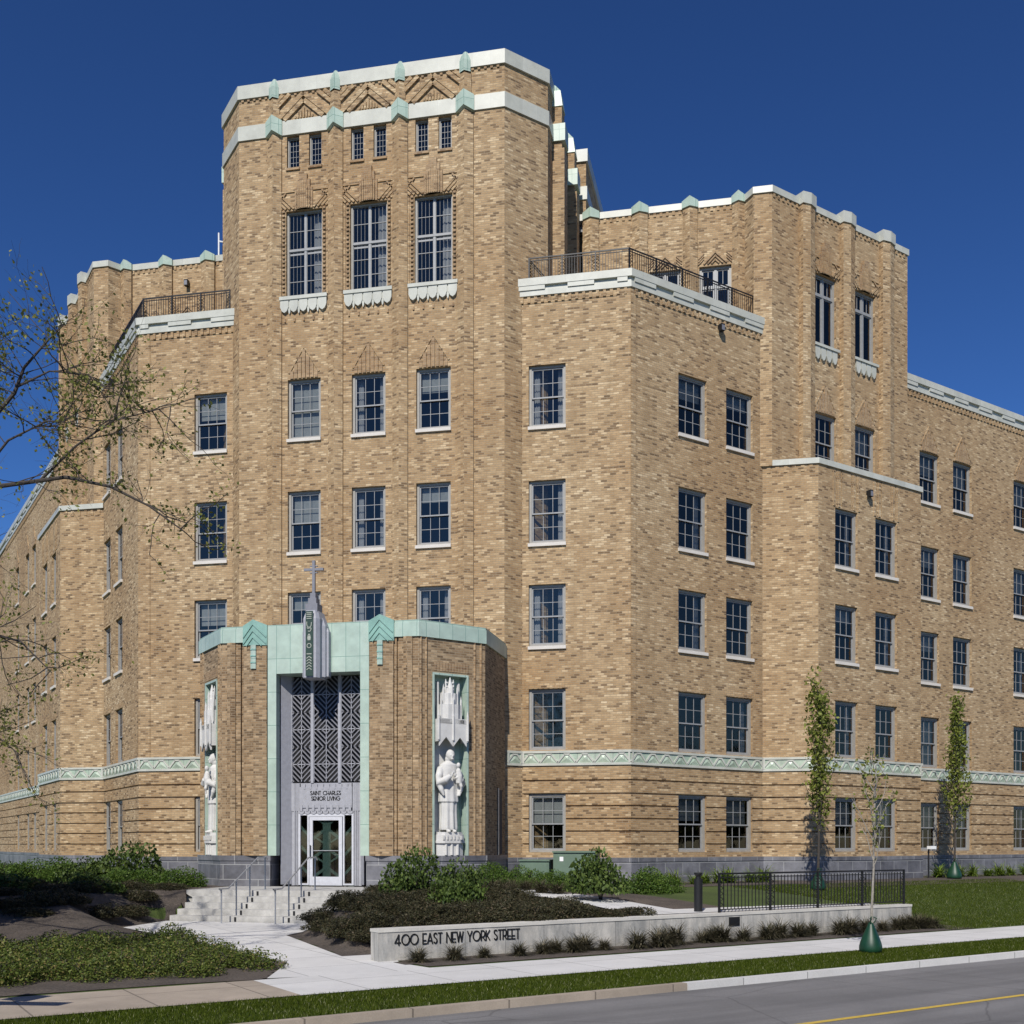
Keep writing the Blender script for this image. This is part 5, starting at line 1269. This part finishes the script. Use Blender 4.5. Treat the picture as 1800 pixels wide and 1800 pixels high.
# tufts (arching blades)
def tuft_mesh(seed, n, L, mat, wdt=0.016, droop=0.9):
    rng = np.random.default_rng(seed); V = []
    for k in range(n):
        a = rng.uniform(0, 2 * math.pi); tilt = rng.uniform(0.15, 1.15); l = L * rng.uniform(.6, 1.15); p = np.array([rng.normal() * .05, rng.normal() * .05, 0.0]); ww = wdt * rng.uniform(.7, 1.4)
        side = np.array([-math.sin(a), math.cos(a), 0]) * ww
        for j in range(4):
            q = p + np.array([math.cos(a) * math.sin(tilt), math.sin(a) * math.sin(tilt), math.cos(tilt)]) * l / 4; s1 = side * (1 - .2 * j); s2 = side * (1 - .2 * (j + 1))
            V += [p - s1, p + s1, q + s2, q - s2]; p = q; tilt += droop * rng.uniform(.2, .5)
    return np.array(V)
TUFT = {}
def tuft(x, y, sc, kind, label, name, group, seed):
    key = (kind, seed)
    r = thing(name, label, 'plant', (x, y, H(x, y)), random.uniform(0, 6), group); 
    if key not in TUFT:
        V = tuft_mesh(seed + 50, *{'dark': (380, .6, L_TUFT, .014), 'lily': (130, .55, L_LILY, .02)}[kind]); o = quads(V, L_TUFT if kind == 'dark' else L_LILY, 'leaves', r); TUFT[key] = o.data
    else: o = link('leaves', TUFT[key], r)
    o.scale = (sc, sc, sc)
k = 0; s_ = -13.2
while s_ < 2.2:
    x, y = sn(s_, 10.45 + rr.uniform(-.12, .18)); nm = 'shortest' if k == 0 else ''
    tuft(x, y, rr.uniform(.68, 1.0) * (.72 if s_ < -8.8 else 1), 'dark', 'arching brown-green grass tuft at the foot of the address wall', 'grass_tuft', 'grass tufts in front of the address wall', k % 4)
    if rr.random() < .45: x, y = sn(s_ + .4, 10.3); tuft(x, y, rr.uniform(.6, .85), 'dark', 'arching brown-green grass tuft at the foot of the address wall', 'grass_tuft', 'grass tufts in front of the address wall', (k + 1) % 4)
    s_ += rr.uniform(.5, .8); k += 1
for k in range(17):
    s_ = [0.2, .8, 1.5, 2.2, 2.9, 3.4, 4.2, 5.0, 14.4, 15.2, 16, 16.8, 17.6, 18.5, 19.4, 20.4, 21.6][k]; n_ = 1.3 + rr.uniform(-.2, .2) + (1.3 if 5 < s_ < 14 else 0)
    x, y = sn(s_, n_); tuft(x, y, rr.uniform(1.0, 1.45), 'lily', 'clump of bright yellow-green strappy leaves against the granite base', 'lily_clump', 'lily clumps along the granite base', k % 3)
for k in range(14):
    s_ = rr.uniform(-9.0, -4.5); n_ = rr.uniform(1.5, 3.6); x, y = sn(s_, n_); y -= 1.2
    tuft(x, y, rr.uniform(.7, .95), 'dark', 'dry brown grass tuft beside the upper path', 'grass_tuft', 'dry grass tufts beside the upper path', k % 4)

# foreground grass blades
def blades(name, s0, s1, n0, n1, dens, L, label=None):
    rng = np.random.default_rng(11); N = int((s1 - s0) * (n1 - n0) * dens); s = rng.uniform(s0, s1, N); n = rng.uniform(n0, n1, N)
    x = 9 + (s + n) * Q; y = (s - n) * Q; z = hgt(x, y); a = rng.uniform(0, 6.28, N); l = L * rng.uniform(.5, 1.3, N); lean = rng.uniform(0, .9, N) * l; wd = rng.uniform(.004, .008, N)
    P = np.stack([x, y, z - .005], -1); sd_ = np.stack([np.cos(a) * wd, np.sin(a) * wd, 0 * a], -1); b = rng.uniform(0, 6.28, N)
    tip = P + np.stack([np.cos(b) * lean, np.sin(b) * lean, l], -1)
    V = np.stack([P - sd_, P + sd_, tip], 1).reshape(-1, 3)
    return tag(quads(V, L_GR, name, None, 3), kind='stuff', label=label, cat='grass')
blades('verge_grass', -24, 6, 13.43, 14.93, 3800, .05, 'short green grass of the verge between pavement and kerb')
blades('lawn_grass_blades', 1.6, 16, 3.0, 11.2, 900, .06, 'mown green lawn right of the low wall')

# ---- trees
def limb(mb, pts, r0, r1, mat, n=7):
    N = len(pts); mb.tube(pts, [r0 + (r1 - r0) * (i / (N - 1)) ** .8 for i in range(N)], mat, n, cap=False)
def grow(mb, tips, p, d, L, r, depth, rnd, mat, spread=.6, upb=.15, wig=.25):
    pts = [Vector(p)]; dd = Vector(d).normalized(); n = 4
    for i in range(n):
        dd = (dd + Vector((rnd.gauss(0, wig), rnd.gauss(0, wig), rnd.gauss(0, wig) + upb)) * .5).normalized(); pts.append(pts[-1] + dd * (L / n))
    limb(mb, pts, r, r * .5, mat, 6 if depth > 1 else 4)
    if depth <= 1: tips += [(q, dd) for q in pts[1:]]
    if depth == 0: return
    for k in range(rnd.choice([2, 3, 3])):
        i = rnd.randint(1, n); q = pts[i]; a = Vector((rnd.gauss(0, 1), rnd.gauss(0, 1), rnd.gauss(0, .7))).normalized()
        grow(mb, tips, q, (dd + a * spread).normalized(), L * rnd.uniform(.5, .75), r * .5, depth - 1, rnd, mat, spread, upb, wig)
def leaf_tips(tips, per, spread, size, mat, name, parent, rnd_seed=1, aspect=.6):
    rng = np.random.default_rng(rnd_seed); C = np.array([q for q, d in tips]); C = np.repeat(C, per, 0) + rng.normal(size=(len(C) * per, 3)) * spread
    return leaves(C, len(C), size, mat, name, parent, aspect, 0, rng)
def bag(x, y, z, parent_label, group='green watering bags around young trees', tall=.62, wd=.3):
    r = thing('watering_bag', parent_label, 'watering bag', (x, y, z), 0.5, group); m = MB(); N = 24; rings = []
    rng = random.Random(int(x * 10))
    for z_, k in ((0, .85), (.04, 1.0), (.16, 1.02), (.32, .8), (.5, .5), (.62, .27), (.7, .16)):
        rings.append([((wd * k * (1 + .07 * math.sin(3 * t + 1) + .03 * math.sin(11 * t))) * math.cos(t), wd * k * .9 * (1 + .06 * math.sin(4 * t + 2)) * math.sin(t), z_ * tall / .7) for t in [2 * math.pi * j / N for j in range(N)]])
    for A_, B_ in zip(rings, rings[1:]):
        for j in range(N): q = (j + 1) % N; m.poly([A_[j], A_[q], B_[q], B_[j]], BAGM)
    m.poly(rings[-1], BAGM); m.poly(rings[0][::-1], BAGM)
    o = m.build('bag', r, True); sb = o.modifiers.new('s', 'SUBSURF'); sb.levels = 1; sb.render_levels = 1
    m = MB()
    for q in (-1, 1): m.tube([(q * .04, -.06, tall - .02), (q * .07, -.09, tall + .07), (q * .02, -.06, tall + .1)], .014, BAGM, 5)
    m.build('strap', r)
# thin kerb tree
x, y = sn(-4.6, 13.75); z = H(x, y)
t = thing('young_tree', 'thin pale-stemmed young tree with sparse leaves growing in the verge', 'tree', (x, y, z))
m = MB(); rnd = random.Random(5); tips = []
limb(m, [Vector(q) for q in ((0, 0, 0), (0.02, 0, .9), (.06, .02, 1.8), (.05, 0, 2.4), (.08, 0, 3.1), (.1, 0, 3.8))], .032, .012, BARKL)
for k in range(16):
    zz = 1.75 + k * .13; a = k * 2.4; grow(m, tips, (.05, 0, zz), (math.cos(a) * .6, math.sin(a) * .6, 1.0), .75 - k * .02, .012, 1, rnd, BARKL, .5, .3, .2)
for q in tips[:]: pass
m.build('trunk', t); leaf_tips(tips[::2], 2, .05, .1, L_TREE, 'foliage', t, 3)
bag(x, y, z, 'dark green watering bag around the thin tree in the verge', tall=.64, wd=.24)
# columnar trees by the building
def column_tree(x, y, h, wd, label, seed, lean=0.0):
    z = H(x, y); t = thing('columnar_tree', label, 'tree', (x, y, z), 0, 'columnar trees beside the building'); m = MB(); rnd = random.Random(seed); tips = []
    limb(m, [Vector((lean * k / 5 * h + rnd.gauss(0, .01), 0, h * .97 * k / 5)) for k in range(6)], .05, .012, BARK)
    for k in range(34):
        f = k / 34; zz = 1.75 + (h - 2.1) * f; a = k * 2.4; L = (1.0 - .55 * f) * wd * rnd.uniform(.9, 1.9)
        grow(m, tips, (lean * zz, 0, zz), (math.cos(a) * .5, math.sin(a) * .5, 1.0), L, .014, 1, rnd, BARK, .45, .45, .16)
    m.build('trunk', t); leaf_tips(tips, 5, .1, .13, L_TREE, 'foliage', t, seed)
    return z
z = column_tree(15.05, -0.1, 6.4, .9, 'narrow leafy columnar tree behind the iron fence', 11, 0.012); bag(15.05, -.1, z, 'dark green watering bag behind the iron fence', tall=.6, wd=.27)
z = column_tree(20.6, 8.3, 6.9, .85, 'narrow leafy columnar tree beside the right wing, right of the fence', 12, .01); bag(20.6, 8.3, z, 'dark green watering bag at the foot of the right columnar tree', tall=.7, wd=.3)
# landscape uplight near the bay corner
ul = thing('pole_light', 'thin dark pole light with a white head by the bay corner', 'light', (*sn(13.6, 1.5), H(*sn(13.6, 1.5))))
m = MB(); m.tube([(0, 0, 0), (0, 0, 1.15)], .03, BLK, 8); m.build('pole', ul); m = MB(); m.box((0.1, -.1, 1.2), (.3, .2, .12), WHT, .7); m.build('lamp_head', ul)

# ---- big foreground tree at the left, crown reaching into the picture
def cam_pt(X, Y, Z):     # metres right of / in front of the camera
    c, s_ = math.cos(math.radians(PHI)), math.sin(math.radians(PHI)); return Vector((X * c - Y * s_ + 13.3, X * s_ + Y * c - 36, Z))
TB = cam_pt(-11.6, 17.5, 0); TB.z = H(TB.x, TB.y)
t = thing('spring_tree', 'spreading tree with bare dark limbs and small spring leaves at the left edge', 'tree', TB)
m = MB(); rnd = random.Random(21); tips = []
def L_(pts, r0, r1): limb(m, [Vector(p) - TB for p in pts], r0 * .72, r1 * .8, BARK, 8)
c_ = cam_pt
trunk = [TB, c_(-11.7, 17.5, 2.2), c_(-11.5, 17.4, 4.2), c_(-11.2, 17.3, 6.2), c_(-10.9, 17.2, 8.0), c_(-11.0, 17, 9.2)]
L_(trunk, .22, .05)
limbs = [
 ([c_(-11.55, 17.4, 5.6), c_(-9.9, 17.0, 7.45), c_(-8.7, 17.0, 8.05), c_(-7.6, 17.0, 8.2), c_(-6.9, 17.0, 8.05), c_(-6.3, 17, 7.75), c_(-5.75, 17, 7.35)], .08, .012),
 ([c_(-8.0, 17.0, 8.15), c_(-7.4, 16.9, 8.65), c_(-6.8, 16.8, 9.0), c_(-6.2, 16.8, 9.15), c_(-5.8, 16.8, 9.25)], .03, .006),
 ([c_(-9.2, 17.0, 7.9), c_(-8.4, 16.8, 8.7), c_(-7.8, 16.8, 9.0), c_(-7.2, 16.8, 8.95)], .035, .008),
 ([c_(-11.3, 17.3, 6.4), c_(-9.6, 17.2, 8.3), c_(-8.5, 17.2, 9.6), c_(-8.35, 17.2, 10.0), c_(-8.0, 17.2, 10.4), c_(-7.7, 17.2, 10.7)], .07, .01),
 ([c_(-8.45, 17.2, 9.7), c_(-7.9, 17.1, 9.9), c_(-7.3, 17.1, 9.85), c_(-6.8, 17.1, 9.5)], .025, .006),
 ([c_(-9.0, 17.2, 9.0), c_(-8.9, 17.0, 9.7), c_(-9.1, 17.0, 10.2)], .03, .008),
 ([c_(-11.5, 17.4, 4.0), c_(-10.2, 17.4, 5.4), c_(-9.2, 17.4, 5.9), c_(-8.5, 17.4, 5.7), c_(-8.0, 17.4, 5.2)], .06, .01),
 ([c_(-11.6, 17.4, 3.0), c_(-10.0, 17.6, 4.2), c_(-9.1, 17.6, 4.3), c_(-8.6, 17.6, 3.9)], .05, .01),
 ([c_(-11.0, 17.3, 7.5), c_(-12.5, 18.5, 9.5), c_(-13.5, 19.5, 11)], .06, .02), ([c_(-11.2, 17.3, 6.5), c_(-13.2, 16, 8.2), c_(-14.5, 15.2, 9.5)], .06, .02),
 ([c_(-11.5, 17.4, 5.0), c_(-11.5, 19.5, 7.0), c_(-11.3, 21, 8.5)], .06, .02), ([c_(-11.5, 17.4, 5.4), c_(-11.0, 15.4, 7.4), c_(-10.6, 14, 8.6)], .06, .02)]
for li, (P, r0, r1) in enumerate(limbs):
    L_(P, r0, r1); Pl = [Vector(p) - TB for p in P]; n = len(Pl)
    for k in range(15 if li < 8 else 14):
        f = rnd.uniform(.3, 1.0) * (n - 1); i = min(int(f), n - 2); q = Pl[i].lerp(Pl[i + 1], f - i); dd = (Pl[i + 1] - Pl[i]).normalized()
        a = Vector((rnd.gauss(0, 1), rnd.gauss(0, 1), rnd.gauss(.15, .8))).normalized()
        grow(m, tips, q, dd * .5 + a, rnd.uniform(.5, 1.1) * (1 if li < 8 else 1.6), .010, 2, rnd, BARK, .7, .05, .3)
m.build('trunk', t)
leaf_tips(tips[::4], 4, .08, .068, L_SPR, 'foliage', t, 5)
# dense broadleaf tree; two unseen ones are added at left to shade the bed
def big_tree(base, h, R_, label, seed, nl=26000, size=.22, grp=None):
    t = thing('shade_tree', label, 'tree', base, 0, grp); m = MB(); rnd = random.Random(seed); tips = []
    limb(m, [Vector((0, 0, 0)), Vector((.1, 0, h * .3)), Vector((0, .1, h * .6)), Vector((0, 0, h * .9))], .26, .06, BARK, 8)
    for k in range(14): a = k * 2.4; zz = h * (.3 + .04 * k); grow(m, tips, (0, 0, zz), (math.cos(a), math.sin(a), .5), R_ * .8, .08, 2, rnd, BARK)
    m.build('trunk', t); rng = np.random.default_rng(seed); C = blob_pts(nl, R_, R_, h * .7, rng, 26, .4); C[:, 2] += h * .3
    leaves(C, nl, size, L_BUSH, 'foliage', t, .6, 0, rng)
bx = Vector((-9.4, -16.2, 0)); bx.z = H(bx.x, bx.y); big_tree(bx, 9.5, 4.0, 'dense unseen tree added left of the picture to shade the left bed', 31, 42000, .25)
bx = Vector((-5.6, -17.2, 0)); bx.z = H(bx.x, bx.y); big_tree(bx, 8.0, 2.6, 'smaller dense unseen tree added left of the picture to deepen the shade', 32, 30000, .24)

for k in range(15):
    x_, y_ = sn(-72 + k * 9.5, 46 + (k % 3) * 3)
    big_tree(Vector((x_, y_, 0)), 9.5 + (k * 7) % 4, 6.4, 'leafy street tree across the road behind the camera', 40 + k, 7000, .62, 'street trees across the road')
# street sign whose shadow falls on the old pavement (stands out of frame)
p = (3.0, -26.3)
ss = thing('street_sign', 'green crossed street name blades on a steel post by the road', 'sign', (p[0], p[1], 0.2))
m = MB(); m.tube([(0, 0, -.1), (0, 0, 3.6)], .05, RAILM, 8); m.build('post', ss)
m = MB(); m.box((.3, 0, 3.3), (1.1, .03, .28), GSIGN, .1); m.box((-.1, 0, 3.75), (.5, .03, .5), GSIGN, -.2); m.build('sign_blade', ss)

# wire up helper list for copies made by hand (none left over)
for o in list(bpy.data.objects):
    if o.parent is None and o.type == 'MESH' and 'kind' not in o.keys() and 'label' not in o.keys(): print('UNTAGGED', o.name)
